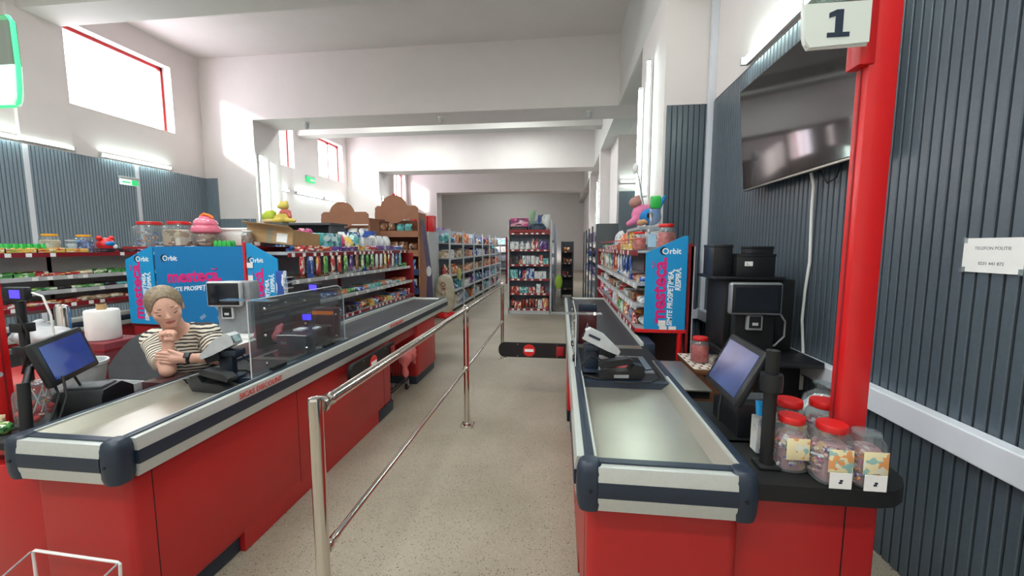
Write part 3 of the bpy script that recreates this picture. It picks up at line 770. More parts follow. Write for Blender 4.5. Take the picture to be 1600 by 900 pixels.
def candy_rack(label, xf, xb, y0, y1, zs, ztop, zbot, panel=True, lean=.03, post_y=()):
    """open red rack; xf = aisle side x of the lowest shelf, xb = back"""
    sg = 1 if xf > xb else -1
    t = thing('candy_rack', label, 'shelf rack', (0, 0, 0))
    MB().box(min(xb, xb-sg*.03), max(xb, xb-sg*.03), y0, y1, zbot, ztop-.02).build('back_board', mat('rack_back', '#b8b4bc', .6), t)
    MB().box(min(xf, xb), max(xf, xb), y1-.012, y1, 0, ztop-.05).build('end_panel', M_redd, t)
    for y in (y0+.02,)+tuple(post_y)+(y1-.05,):
        MB().box(xb-.02, xb+.02, y-.02, y+.02, 0, ztop).build('upright', M_redd, t)
    for i, z in enumerate(zs):
        x = xf-sg*lean*i
        a, b_ = sorted((xb, x))
        s = MB().box(a, b_, y0+.015, y1-.015, z-.012, z, bev=0).build('shelf_board', M_shelf, t)
        MB().prism([(x, z-.035), (x+sg*.008, z-.035), (x+sg*.012, z+.006), (x, z+.006)], 'y', y0+.015, y1-.015).build('price_rail', M_price if i in (0, len(zs)-1) else M_lgrey, s)
        y = y0+.06
        while y < y1-.1:
            if RN.random() < .7:
                MB().box(min(x+sg*.0105, x+sg*.0135), max(x+sg*.0105, x+sg*.0135), y, y+.045, z-.033, z+.004).build('price_tag', M_paper, s)
            y += RN.uniform(.1, .2)
    return t
P_all = ['red', 'blue', 'green', 'yellow', 'orange', 'pink', 'purple', 'white', 'brown', 'teal']
# ---- left rack G1
t = candy_rack('red candy rack with blue printed end panel behind the left counter', -2.5, -2.98, 3.62, 6.75, [.80, 1.03, 1.27, 1.53], 1.54, .0, post_y=(5.2,))
G1 = t
orbit_panel(t, -2.98, -2.67, 3.6, .82, 1.63, .15, False)
MB().tube([(-3.0, 3.59, .8), (-3.0, 3.59, 1.64)], .014, 8).build('side_tube', M_redp, t)
for (dx, z, w) in ((.03, 1.42, .06), (.03, 1.30, .05), (.08, 1.12, .06), (.06, .98, .06), (.08, .9, .06)):
    MB().box(-2.98+dx-w/2, -2.98+dx+w/2, 3.585, 3.588, z-.025, z+.025).build('price_card', M_paper, t)
# hanging snack bags under the top shelf
y = 3.82; k = 0; cnt = {}; HP = ['red', 'blue', 'red', 'green', 'red', 'red', 'green', 'purple', 'brown', 'green', 'green', 'green', 'white', 'white', 'yellow', 'red', 'white', 'blue', 'teal']
for pal in HP:
    big = k == 1
    good('bag', .12 if big else .085, .035, .26 if big else .19, pal, (-2.575, y, 1.495-(.26 if big else .19)), PI/2,
         '%s snack bag hanging on left candy rack, %s %s one from near end' % (pal, nth(cnt.get(pal, 0)), pal) if not big else 'large blue snack bag hanging at the near end of the left candy rack', None if big else 'bags hanging on the left rack')
    cnt[pal] = cnt.get(pal, 0)+1; y += .14; k += 1
row(3.68, 4.9, -2.58, 1.27, 'y', PI/2, ['bar', 'tray'], ['black', 'brown', 'white'], 'on left candy rack third shelf', 'flat packs on the left rack third shelf', .28, .035, wr=(.07, .12))
row(4.9, 6.65, -2.58, 1.27, 'y', PI/2, ['bar', 'box', 'bar'], P_all, 'on left candy rack third shelf', 'packs on the left rack third shelf', .28, .07, wr=(.06, .11))
row(4.1, 6.65, -2.55, 1.03, 'y', PI/2, ['bar', 'box', 'bar'], ['red', 'green', 'teal', 'white', 'orange', 'blue', 'brown'], 'on left candy rack second shelf', 'packs on the left rack second shelf', .28, .06, wr=(.05, .09))
row(4.1, 6.65, -2.53, .80, 'y', PI/2, ['box', 'bag', 'can', 'bar'], ['black', 'brown', 'yellow', 'red', 'blue', 'green'], 'on left candy rack lowest shelf', 'packs on the left rack lowest shelf', .24, .10, wr=(.05, .09))
# blue stacked gum holder next to the printed panel
t = thing('gum_holder', 'dark blue stepped gum holder beside the left printed panel', 'holder', (-2.615, 3.55, .9))
MB().box(-.05, .03, 0, .06, 0, .47, bev=.006).build('body', packmat('blue'), t)
for k in range(8): MB().tube([(.03, .0, .05+k*.05), (.075, .0, .06+k*.05), (.08, .06, .06+k*.05)], .006, 6).build('hook', M_shelf, t)
# top of G1: display trays, carton, bags
row(3.95, 4.6, -2.62, 1.546, 'y', PI/2, ['tray'], ['red'], 'on left candy rack top front', 'red display trays on the left rack', .12, .075, wr=(.15, .2))
row(4.62, 6.6, -2.62, 1.546, 'y', PI/2, ['tray', 'box'], ['yellow', 'purple', 'blue', 'red'], 'on left candy rack top front', 'display trays along the left rack top', .14, .07, wr=(.15, .24))
t = thing('cardboard_box', 'open brown cardboard box tilted on top of the left candy rack', 'box', (-2.975, 4.03, 1.625), rot=(-.06, .10, .10))
for nm, q in (('side', (-.24, .24, -.15, -.145, 0, .16)), ('side', (-.24, .24, .40, .405, 0, .16)), ('side', (-.24, -.235, -.15, .405, 0, .16)), ('side', (.235, .24, -.15, .405, 0, .16)), ('bottom', (-.24, .24, -.15, .405, 0, .005))):
    MB().box(*q).build(nm, M_card, t)
MB().prism([(-.24, .16), (-.24, .165), (-.30, .20), (-.30, .195)], 'y', -.15, .4).build('flap', M_card, t)
MB().prism([(-.15, .16), (-.15, .165), (-.24, .19), (-.24, .185)], 'x', -.23, .23).build('flap', M_card, t)
MB().box(-.03, .03, -.1515, -.150, 0, .16).build('tape', mat('tape', '#8f8672', .3), t)
MB().box(.07, .18, -.1515, -.150, .02, .11).build('shipping_label', M_paper, t)
row(4.55, 6.6, -2.77, 1.546, 'y', PI/2, ['bag', 'box', 'bag'], ['yellow', 'pink', 'teal', 'white', 'orange'], 'piled on the left candy rack', 'packs piled on the left rack', .22, .24, wr=(.14, .24))
row(4.55, 6.6, -3.0, 1.546, 'y', PI/2, ['bag', 'bottle', 'box'], ['white', 'teal', 'blue', 'yellow', 'pink'], 'at the back of left rack top', 'packs at the back of the left rack', .2, .30, wr=(.1, .2))
MB_top = MB().box(-3.04, -2.6, 3.75, 6.7, 1.53, 1.545).box(-3.22, -3.04, 4.36, 6.7, 1.53, 1.545).build('top_board', M_shelf, G1)

# ---- wide blue board B and tilted side panel A, with its rack
t = thing('promotion_stand', 'wide light blue printed board stand behind the cashier', 'display stand', (0, 0, 0))
orbit_panel(t, -4.14, -3.06, 3.75, .82, 1.60, 0, False, wide=True)
MB().box(-4.13, -3.07, 3.77, 4.3, .80, .84).build('base_shelf', M_redd, t)
MB().box(-4.14, -3.05, 3.762, 4.32, 1.578, 1.598).build('top_board', M_redd, t)
MB().box(-4.12, -3.07, 3.765, 3.78, 0, .82).build('lower_panel', M_blackm, t)
for x in (-4.1, -3.1): MB().box(x-.02, x+.02, 3.8, 4.3, 0, 1.58).build('upright', M_redd, t)
ta = thing('side_display', 'narrow bright blue side panel turned outwards at the left end of the wide board', 'display stand', (-4.16, 3.75, 0), rz=-.08)
orbit_panel(ta, -.36, 0, 0, .79, 1.60, .14, True)
MB().box(-.36, 0, .01, .45, .76, .785).build('base_shelf', M_redd, ta)
MB().box(-.34, -.02, .01, .03, 0, .78).build('lower_panel', M_redd, ta)

def candy_jar(loc, r, h, lid, fill, label, contents=None, sq=0, packed=False, group=None, card=False, rz=0, lidded=True, cards=M_paper):
    t = thing('candy_jar', label, 'jar', loc, rz, group)
    MB().lathe([(r*.9, 0), (r, h*.03), (r, h*.70), (r*.93, h*.78), (r*.74, h*.86), (r*.74, h*.93)], seg=24, sq=sq).build('jar_body', M_clear, t)
    RJ = random.Random(int(abs(loc[0]*1000))+int(abs(loc[1])*77))
    if fill:
        c = MB().lathe([(r*(.70 if packed else .86), h*.02), (r*(.77 if packed else .93), h*.05), (r*(.77 if packed else .93), h*.62), (r*(.66 if packed else .8), h*.68)], seg=20, sq=sq).build('contents', packmat(fill), t)
    for k in range(70 if packed else 34 if fill else 26):
        a = RJ.random()*2*PI; z = h*RJ.uniform(.05, .62); q = r*.80*(1+sq*(1/max(abs(math.cos(a)), abs(math.sin(a)))-1)) if packed else r*.86 if fill else r*RJ.uniform(.3, .82)
        M_ = Matrix.Translation((math.cos(a)*q, math.sin(a)*q, z)) @ Matrix.Rotation(RJ.random()*3, 4, 'Z') @ Matrix.Rotation(RJ.random()*3, 4, 'X')
        pal = RJ.choice(contents or ['pink', 'white', 'blue', 'orange'])
        link('wrapped_candy', CANDY(r*(.22 if packed else .16)), t).matrix_local = M_
        ob = t.children[-1]; ob.material_slots[0].link = 'OBJECT'; ob.material_slots[0].material = packmat(pal)
    MB().lathe([(r*.80, h*.88), (r*.82, h*.89), (r*.82, h*.98), (r*.78, h)], seg=30).build('lid', lid, t) if lidded else \
        MB().lathe([(r*.74, h*.9), (r*.78, h*.91), (r*.78, h*.95), (r*.72, h*.96)], seg=24).build('rim', M_clear, t)
    return t
_CM = {}
def CANDY(s):
    s = round(s, 3)
    if s not in _CM:
        b = MB().box(-s, s, -s*.5, s*.5, -s*.35, s*.35, bev=s*.15, seg=1); me = b.mesh('wrapped_candy', M_paper); me.materials.clear(); me.materials.append(None); _CM[s] = me
    return _CM[s]
candy_jar((-4.37, 3.93, 1.60), .135, .26, M_redlid, None, 'large red lidded clear jar at the left on the blue board stand', ['orange', 'white', 'blue'], sq=.5)
candy_jar((-4.02, 3.93, 1.60), .125, .26, M_redlid, 'beige', 'large red lidded jar of pale sweets, right of the first jar', ['white', 'beige', 'orange'], sq=.5)
MB().box(-.42, -.02, .02, .42, 1.575, 1.598).build('top_board', M_redd, ta)
# pink swirl topped jar
t = thing('swirl_jar', 'glossy pink swirl topped sweet jar with orange tip', 'jar', (-3.70, 3.92, 1.60))
MB().lathe([(.11, 0), (.125, .02), (.125, .11), (.105, .14)], seg=24).build('jar_body', M_clear, t)
MB().lathe([(.1, .005), (.115, .02), (.115, .10), (.1, .125)], seg=20).build('contents', packmat('brown'), t)
MB().lathe([(.10, .13), (.128, .15), (.132, .185), (.118, .21), (.105, .215), (.11, .235), (.1, .265), (.075, .285), (.06, .29), (.055, .305), (.02, .32)], seg=28).build('swirl_lid', M_pinkp, t)
MB().tube([(-.03, -.02, .31), (.01, -.02, .335), (.05, 0, .32), (.075, .02, .295)], .016, 8).build('orange_tip', M_orangep, t)
t = thing('egg_carton', 'bright green egg carton on the blue board stand beside the pink jar', 'carton', (-3.47, 3.86, 1.6))
for i in range(4):
    for j in range(2): MB().lathe([(.024, 0), (.022, .04), (.012, .06)], (i*.05-.07, j*.05, 0), 8).build('cup', M_greenp, t)
t = thing('white_bin', 'white plastic box with rounded lid on top behind the pink jar', 'box', (-3.46, 4.205, 1.6))
MB().box(-.25, .25, -.13, .13, 0, .18, bev=.03).build('body', M_whitep, t); MB().box(-.26, .26, -.135, .135, .165, .2, bev=.015).build('lid', M_whitep, t)
candy_jar((-3.13, 3.80, 1.60), .055, .16, M_whitep, 'brown', 'small jar with a pale lid at the right end of the wide blue board', ['red', 'brown'])

# ---- far-left rack G3
t = candy_rack('red rack of sweets at the far left below the slatted wall', -5.02, -5.45, 2.7, 4.75, [1.02, 1.16, 1.30, 1.53], 1.56, .9, post_y=(3.76,), lean=.02)
MB().box(-5.44, -5.43, 2.7, 4.75, .9, 1.5).build('white_back', M_whitep, t)
row(2.75, 4.65, -5.08, 1.30, 'y', PI/2, ['bar', 'tray'], ['green', 'beige', 'blue', 'pink', 'red'], 'on far left rack third shelf', 'packs on the far left rack, third shelf', .22, .05, wr=(.1, .16))
row(2.75, 4.65, -5.06, 1.16, 'y', PI/2, ['bar'], ['teal', 'black', 'green', 'blue'], 'on far left rack second shelf', 'packs on the far left rack, second shelf', .2, .04, wr=(.1, .16))
row(2.75, 4.65, -5.04, 1.02, 'y', PI/2, ['bar', 'box'], ['beige', 'orange', 'red', 'brown'], 'on far left rack lowest shelf', 'packs on the far left rack, lowest shelf', .2, .05, wr=(.1, .16))
row(2.75, 3.95, -5.08, 1.535, 'y', PI/2, ['tray'], ['yellow'], 'along far left rack top', 'yellow trays on the far left rack', .12, .05, wr=(.2, .24))
row(4.0, 4.7, -5.08, 1.535, 'y', PI/2, ['tray'], ['black', 'purple'], 'along far left rack top', 'dark trays on the far left rack', .12, .05, wr=(.15, .2))
t = thing('egg_carton', 'green egg carton lying on the far left rack top at the picture edge', 'carton', (-5.32, 3.40, 1.54), .0)
for i in range(6):
    for j in range(3): MB().lathe([(.026, 0), (.024, .05), (.014, .085)], (j*.055, i*.055-.1, 0), 8).build('cup', M_greenp, t)
candy_jar((-5.33, 3.72, 1.54), .075, .19, M_yellid, 'beige', 'first yellow lidded jar on the far left rack top', ['white', 'beige'], sq=.3)
candy_jar((-5.30, 3.88, 1.54), .05, .13, M_lgrey, 'white', 'small grey lidded jar between two yellow lidded jars', ['white'])
candy_jar((-5.33, 4.03, 1.54), .075, .19, M_yellid, 'blue', 'second yellow lidded jar, beside the red toy head', ['white', 'red'], sq=.3)
t = thing('toy_figure', 'red and blue toy head on the far left rack top', 'toy', (-5.33, 4.25, 1.54))
MB().ell((0, 0, .08), (.085, .085, .08)).build('head', M_redp, t); MB().ell((.05, 0, .09), (.045, .06, .035)).build('visor', M_orbit2, t)
for s in (-1, 1): MB().ell((0, s*.065, .155), (.03, .03, .03), 10, 8).build('ear', M_redp, t)
MB().ell((.075, .04, .06), (.02, .025, .025), 10, 8).build('eye', M_whitep, t)

# ---- right rack G2
t = candy_rack('red candy rack with blue printed end panel behind the right counter', .60, 1.0, 3.32, 6.8, [.94, 1.13, 1.30, 1.56], 1.62, .0, post_y=(5.0,), lean=-.0)
G2 = t
orbit_panel(t, .655, .965, 3.3, .95, 1.68, .13, True)
for (x, z) in ((.79, 1.0), (.80, .955), (.87, .955)): MB().box(x-.028, x+.028, 3.285, 3.288, z-.022, z+.022).build('price_card', M_paper, t)
MB().box(.60, .97, 3.28, 3.32, .925, .95).build('bottom_bar', M_redp, t); MB().tube([(.93, 3.3, 0), (.93, 3.3, .93)], .02, 8).build('leg', M_redp, t)
MB().tube([(.62, 3.4, 1.66), (.62, 6.7, 1.66)], .006, 6).build('guard_wire', M_redp, t)
y = 3.75; cnt = {}
for pal in ['blue', 'blue', 'blue', 'white', 'white', 'red', 'red', 'blue', 'green', 'white', 'white', 'yellow', 'blue', 'red', 'green']:
    good('bag', .08, .03, .17, pal, (.615, y, 1.525-.17), -PI/2, '%s snack bag hanging on right candy rack, %s %s one from near end' % (pal, nth(cnt.get(pal, 0)), pal), 'bags hanging on the right rack'); y += .19; cnt[pal] = cnt.get(pal, 0)+1
row(3.4, 6.7, .62, 1.30, 'y', -PI/2, ['bar', 'box', 'bar'], ['red', 'orange', 'white', 'blue', 'beige'], 'on right candy rack third shelf', 'packs on the right rack third shelf', .2, .06, wr=(.05, .09))
row(3.4, 6.7, .62, 1.13, 'y', -PI/2, ['bar', 'tray', 'box'], ['orange', 'brown', 'green', 'white', 'red', 'black'], 'on right candy rack second shelf', 'packs on the right rack second shelf', .24, .08, wr=(.06, .1))
row(3.4, 6.7, .62, .94, 'y', -PI/2, ['box', 'bag', 'can', 'bar'], ['blue', 'green', 'orange', 'red', 'white', 'pink'], 'on right candy rack lowest shelf', 'packs on the right rack lowest shelf', .24, .13, wr=(.05, .09))
row(4.0, 6.7, .63, 1.565, 'y', -PI/2, ['tray', 'box'], ['red', 'blue', 'yellow', 'green'], 'along right candy rack top', 'trays on the right rack top', .14, .08, wr=(.14, .22))
row(5.2, 6.7, .80, 1.565, 'y', -PI/2, ['bottle', 'bag', 'box'], ['yellow', 'green', 'white', 'orange', 'blue'], 'at the back of right rack top', 'packs at the back of the right rack top', .14, .26, wr=(.08, .16))
candy_jar((.86, 3.55, 1.565), .075, .22, M_redlid, 'redfill', 'red lidded jar of red sweets on top of the right candy rack', ['redfill'])
candy_jar((.72, 3.95, 1.565), .06, .17, M_redlid, 'redfill', 'smaller red lidded jar behind the big red jar', ['redfill'])
t = thing('clear_bottle', 'tall clear plastic dispenser with a green cap beside the plush toys', 'dispenser', (.86, 3.98, 1.565))
MB().lathe([(.06, 0), (.07, .02), (.07, .2), (.05, .24), (.05, .38)], seg=20, sq=.4).build('body', M_clear, t); MB().box(-.045, .045, -.045, .045, .38, .50, bev=.02).build('green_cap', M_greenp, t); MB().box(-.072, .072, -.073, -.071, .03, .15).build('label_band', mat('pale_blue_print', '#a8c8e0', .4), t)

# =================================================================== TELEVISION, CABLES, NOTICE ON THE RIGHT WALL
t = thing('television', 'large black wall television reflecting the hall, above the right counter', 'television', (1.51, 3.07, 2.48), rot=(0, math.radians(-5), 0))
MB().box(-.0, .045, -.73, .73, -.415, .415, bev=.008).build('housing', M_black, t)
MB().box(-.002, .002, -.715, .715, -.395, .405).build('screen', M_tvscr, t)
MB().box(-.006, .0, -.725, .725, -.415, -.400, bev=.002).build('chin_trim', M_steel, t)
MB().box(.04, .125, -.2, .2, -.15, .15, bev=.01).build('wall_bracket', M_blackm, t)
tag(MB().tube([(1.58, 2.93, 2.15), (1.635, 2.95, 2.0), (1.64, 2.96, 1.85), (1.645, 2.95, 1.5), (1.64, 2.97, 1.3), (1.64, 2.98, 1.1), (1.64, 2.94, .88)], .009, 8).build('power_cable', M_whitep), 'white power cable hanging from the television down to the wall duct', 'cable')
tag(MB().tube([(1.60, 2.86, 2.13), (1.63, 2.86, 2.05), (1.63, 2.80, 1.99), (1.63, 2.72, 2.01), (1.62, 2.66, 2.10), (1.60, 2.64, 2.16)], .005, 8).build('signal_cable', M_blackm), 'short black cable loop hanging under the television', 'cable')
t = thing('wall_notice', 'white paper notice with a police telephone number taped to the right wall', 'notice', (XR-.024, 1.80, 1.565), rot=(0, 0, 0))
MB().box(-.001, .0, -.115, .115, -.068, .068).build('sheet', M_paper, t)
for s_, y in ((1, .112), (-1, .112), (-1, -.112)): MB().box(-.0016, -.001, y-.012, y+.012, s_*.06-.012, s_*.06+.012).build('tape', M_clear, t)
text('notice_text', 'TELEFON POLITIE', .0175, mat('grey_ink', '#5a5c62', .6, var=0), basis((-.0012, 0, .022), (0, -1, 0), (0, 0, 1)), t, align='CENTER', ext=.0002)
text('notice_text', '0231 441 872', .0175, M_ntext, basis((-.0012, 0, -.038), (0, -1, 0), (0, 0, 1)), t, align='CENTER', ext=.0002)
t = thing('wall_socket', 'white double wall socket with a plug below the cable duct', 'socket', (XR-.022, 3.02, .67))
MB().box(-.03, 0, -.08, .06, -.05, .05, bev=.006).build('socket_body', M_whitep, t); MB().box(-.07, -.03, .0, .05, -.02, .03, bev=.008).build('plug', M_whitep, t)
MB().tube([(-.06, .03, -.02), (-.07, .02, -.09), (-.06, -.03, -.13), (-.05, -.09, -.09), (-.04, -.1, .02), (-.03, -.09, .1)], .006, 8).build('plug_cord', M_whitep, t)

# =================================================================== ON AND BESIDE THE RIGHT COUNTER
def monitor(label, c, axis_w, up, w, h, scr):
    """display panel: c centre, axis_w along its width, up along its height"""
    t = thing('customer_display', label, 'monitor', c)
    B = basis((0, 0, 0), axis_w, up)
    MB().box(-w/2, w/2, -h/2, h/2, -.03, 0, bev=.012, M=B).build('housing', M_black, t)
    MB().box(-w/2+.03, w/2-.026, -h/2+.026, h/2-.024, 0, .002, M=B).build('screen', scr, t)
    MB().prism([(-w*.28, -h*.3), (w*.28, -h*.3), (w*.22, h*.25), (-w*.22, h*.25)], 'z', -.055, -.03, M=B).build('rear_cover', M_black, t)
    MB().tube([B @ Vector((0, -h/2+.01, -.02)), B @ Vector((.02, -h/2-.05, -.03)), B @ Vector((.01, -h/2-.10, -.06))], .005, 6).build('cable', M_blackm, t)
    return t, B
rm, B = monitor('tilted display with a blue grey screen beside the black pole, right counter', (.665, 1.645, 1.135), (0.0, -1, -.02), (.10, -.06, .2), .31, .225, M_screen_r)
t = thing('display_pole', 'black pole with a clamp arm holding the right display', 'pole', (.715, 1.45, .841))
MB().tube([(0, 0, 0), (0, 0, .41)], .0205, 16).build('pole', M_blackm, t)
MB().box(-.035, .035, -.035, .035, 0, .012, bev=.004).build('foot', M_blackm, t)
MB().lathe([(.034, -.03), (.036, 0), (.034, .03)], (0, 0, .30), 16).build('clamp', M_black, t)
MB().tube([(0, .02, .30), (.03, .09, .31), (-.0, .16, .30), (-.035, .19, .30)], .018, 10).build('arm', M_black, t)
t = thing('receipt_printer', 'black receipt printer on the shelf behind the right packing tray', 'printer', (.80, 1.80, .842), rz=.05)
MB().prism([(-.13, 0), (.1, 0), (.1, .09), (.0, .13), (-.1, .12), (-.13, .08)], 'x', -.10, .12).build('body', M_black, t)
MB().box(-.08, .1, -.06, .02, .118, .134, bev=.006).build('lid', M_dgrey, t)
MB().prism([(.60, 1.62), (.60, 2.05), (1.0, 2.05), (1.0, 1.62)], 'z', .80, .84).build('rear_shelf', M_blackm, c1)
MB().box(.64, .96, 1.66, 2.0, 0, .80).build('shelf_cabinet', M_blackm, c1)
tag(MB().prism([(-.012, 0), (.014, 0), (.016, .045), (-.016, .05)], 'y', -.01, .01).build('blue_tag', mat('sky_plastic', '#2aa0e8', .4), loc=(.705, 1.485, 1.01)), 'small sky blue clip on the left side of the black pole', 'clip')
for i, (x, y, r, h, lidded, sq, lab, crd, rz) in enumerate([
    (.79, 1.455, .050, .185, True, .55, 'red lidded jar at the left front of the black shelf, beside the pole', False, .2),
    (.880, 1.392, .053, .19, True, .55, 'red lidded jar at the centre front of the black shelf, with a price card', True, .5),
    (.978, 1.385, .049, .18, False, .55, 'open jar without a lid at the right front of the black shelf', True, .1),
    (.84, 1.57, .054, .20, True, .3, 'red lidded jar in the back row, left, behind the front jars', False, .3),
    (.955, 1.562, .056, .205, True, .3, 'red lidded jar in the back row, right, against the red post', False, .7)]):
    j = candy_jar((x, y, .841), r, h, M_redlid, ['jarfill', 'jarfill', 'jarfill', 'white', 'jarfill'][i], lab, ['jarfill', 'pink', 'white', 'jarfill', 'purple', 'orange', 'label'], sq=sq*.75, lidded=lidded, packed=True)
    MB().box(-.036, .036, -r*1.02-.001, -r*1.02, .05, .125, bev=.0003).build('picture_label', packmat('label'), j)
    if crd:
        q = MB().box(-.032, .032, -r*1.1-.002, -r*1.1, .0, .052).build('price_card', M_paper, j)
        MB().box(-.006, .004, -r*1.1-.0026, -r*1.1-.002, .017, .023).box(-.003, .006, -r*1.1-.0026, -r*1.1-.002, .024, .030).build('card_mark', M_ntext, q)
t = thing('sweet_bag', 'tied clear plastic bag of pale sweets behind the red lidded jars', 'bag', (1.03, 1.70, .841))
MB().ell((0, 0, .09), (.075, .06, .09)).build('contents', packmat('white'), t); MB().lathe([(.08, .01), (.085, .08), (.06, .17), (.02, .20), (.035, .225)], seg=16).build('plastic', M_clear, t)
MB().prism([(.62, 1.64), (.62, 1.75), (1.1, 1.75), (1.1, 1.6)], 'z', .79, .838).build('shelf_back', M_blackm, c1)
good('box', .05, .05, .13, 'white', (.745, 1.56, .841), 0, 'white and blue small carton between the pole and the jars')
def scanner_set(ox, oy, sg, lab_stand, lab_gun, lab_pay, hs, zb=.8785):
    t = thing('scanner_stand', lab_stand, 'stand', (ox, oy, zb))
    MB().box(-.07, .07, -.05, .05, 0, .012, bev=.004).build('base', M_navy, t)
    MB().box(-.065, .02, .0, .04, .012, .12, bev=.008).build('column', M_navy, t)
    MB().box(-.07, .07, -.03, .05, .12, .16, bev=.01).build('cradle', M_navy, t)
    g = thing('barcode_scanner', lab_gun, 'scanner', (ox+sg*.005, oy-.015, zb+.16), rz=0 if sg > 0 else PI)
    G = Matrix.Rotation(math.radians(24), 4, 'Y')
    MB().prism([(-.09, .0), (-.095, .05), (-.075, .072), (.01, .07), (.13, .025), (.13, .0), (.06, -.004)], 'y', -.034, .034, M=G).build('head', M_lgrey, g)
    MB().prism([(.02, -.004), (.12, -.0), (.115, -.035), (.03, -.04)], 'y', -.026, .026, M=G).build('grip', M_black, g)
    MB().box(-.098, -.09, -.026, .026, .01, .05, M=G).build('window', M_dark_scr, g)
    MB().box(-.07, -.0, -.0352, -.034, .03, .045, M=G).build('badge', M_ntext, g)
    MB().tube([(.08, .0, -.05), (.06, -.05, -.09), (-.04, -.07, -.05), (-.09, -.08, -.10), (-.08, -.09, -.155), (.0, -.14, -.16), (.05, -.12, -.158), (.03, -.08, -.156)], .0045, 8).build('cord', M_blackm, g)
    p = thing('hand_scanner', lab_pay, 'scanner', hs, rz=.1 if sg > 0 else PI-.1)
    MB().prism([(-.11, 0), (.12, 0), (.14, .03), (.13, .075), (.08, .085), (.05, .05), (-.06, .045), (-.11, .03)], 'y', -.035, .035).build('body', M_black, p)
    MB().prism([(-.10, .06), (.06, .085), (.08, .105), (.05, .118), (-.08, .10), (-.11, .08)], 'y', -.028, .028).build('handle', M_black, p)
    MB().box(-.03, .05, -.0365, -.035, .012, .03).build('grey_inlay', M_grey, p)
    MB().tube([(.12, .0, .04), (.20, .01, .05), (.22, -.03, .01), (.16, -.07, .0), (.05, -.08, .0), (-.04, -.06, .0)], .004, 8).build('cord', M_blackm, p)
    return t, g, p
scanner_set(.205, 2.37, 1, 'navy scanner stand at the aisle edge of the right counter', 'grey and black barcode scanner resting on the right counter stand', 'black hand scanner with a coiled cord on the right counter', (.32, 2.26, .874))
tag(MB().box(-.11, .09, -.06, .05, 0, .003, bev=.001).build('flyer', mat('red_flyer_print', '#c81f34', .3, var=.3, scale=30), loc=(.40, 2.50, .8785), rot=(0, 0, -.1)), 'red printed flyer under the glass beside the hand scanner', 'flyer')
def cabinet_divider(x0, x1, y0_, y1_, z0_, z1_, label):
    t = thing('divider_panel', label, 'panel', ((x0+x1)/2, (y0_+y1_)/2, z0_)); a, b_, h = (x1-x0)/2, (y1_-y0_)/2, z1_-z0_
    MB().box(-a, a, -b_, b_, 0, h*.82, bev=.004).build('lower_panel', mat('dark_maroon', '#4a1218', .3, coat=.3), t)
    MB().box(-a, a, -b_, b_, h*.82, h, bev=.004).build('upper_band', M_navy, t)
    MB().tube([(-a*.2, -b_-.01, h*.1), (-a*.3, -b_-.03, h*.3), (0, -b_-.025, h*.55), (a*.2, -b_-.02, h*.3), (0, -b_-.01, h*.05)], .004, 6).build('loop_wire', M_shelf, t)
cabinet_divider(.135, .27, 3.08, 3.11, .868, 1.17, 'dark red upright panel with navy top band behind the right scanner')
def plexi(x, ya, yb, z0_, z1_, label, sg):
    t = thing('acrylic_screen', label, 'screen', (x, ya, z0_)); L_ = yb-ya; h = z1_-z0_
    pts = [(0, 0), (L_, 0), (L_, h-.1)]+[(L_-.1+.1*math.sin(a), h-.1+.1*math.cos(a)) for a in [PI/2*(1-k/6) for k in range(7)]][1:]+[(0, h)]
    MB().prism(pts, 'x', -.003, .003).build('sheet', M_plexi, t)
    e = [(0, pts[i][0], pts[i][1]) for i in range(2, len(pts))]+[(0, 0, 0)]
    MB().tube([(0, L_, 0)]+e, .0035, 6).build('polished_edge', mat('acrylic_edge', '#c8ccd0', .2, var=0), t)
    MB().box(-.15, .15, -.01, .05, h, h+.006).build('top_ledge', M_clear, t)
    for y in (.12, L_*.5, L_-.12):
        for z in (.05, h*.5, h-.06): MB().lathe([(.007, -.006), (.009, 0), (.007, .006)], seg=8).build('bolt', M_chrome, t, loc=(sg*.004, y, z), rot=(0, PI/2, 0))
    MB().box(-.012, .012, L_*.15, L_*.28, 0, .018).build('clamp', M_blackm, t); MB().box(-.012, .012, L_*.7, L_*.83, 0, .018).build('clamp', M_blackm, t)
    return t
plexi(-1.66, 1.98, 2.95, .885, 1.31, 'clear acrylic screen with a rounded corner on the left counter edge', 1)
plexi(.092, 2.42, 3.15, .885, 1.20, 'clear acrylic screen at the aisle edge of the right counter', -1)
# wooden table with lace and the red jar
t = thing('wooden_table', 'small brown wooden table with drawer behind the right counter', 'table', (1.07, 3.02, 0))
MB().box(-.17, .21, -.22, .20, .74, .775, bev=.006).build('table_top', M_wood, t)
MB().box(-.15, .19, -.20, -.18, .55, .73).build('drawer', M_wood, t)
MB().ell((.02, -.21, .64), (.012, .012, .012), 8, 6).build('knob', M_blackm, t)
for x in (-.14, .18):
    for y in (-.19, .17): MB().box(x-.025, x+.025, y-.025, y+.025, 0, .74).build('leg', M_wood, t)
b = MB(); 
for i in range(13):
    for j in range(8):
        if (i+j) % 2 == 0: b.box(-.17+i*.028, -.17+i*.028+.022, -.20+j*.05, -.20+j*.05+.044, 0, .003)
for i in range(13): b.box(-.172+i*.028, -.165+i*.028, -.20, .20, 0, .0035)
for j in range(9): b.box(-.17, .20, -.203+j*.05, -.195+j*.05, 0, .0035)
o = tag(b.build('lace_runner', mat('lace', '#e0d6cc', .9), loc=(1.07, 3.02, .776)), 'cream lace runner on the small wooden table', 'cloth')
candy_jar((.99, 3.00, .781), .062, .18, M_redlid, 'redfill', 'red lidded jar on the lace runner of the wooden table', ['redfill'])
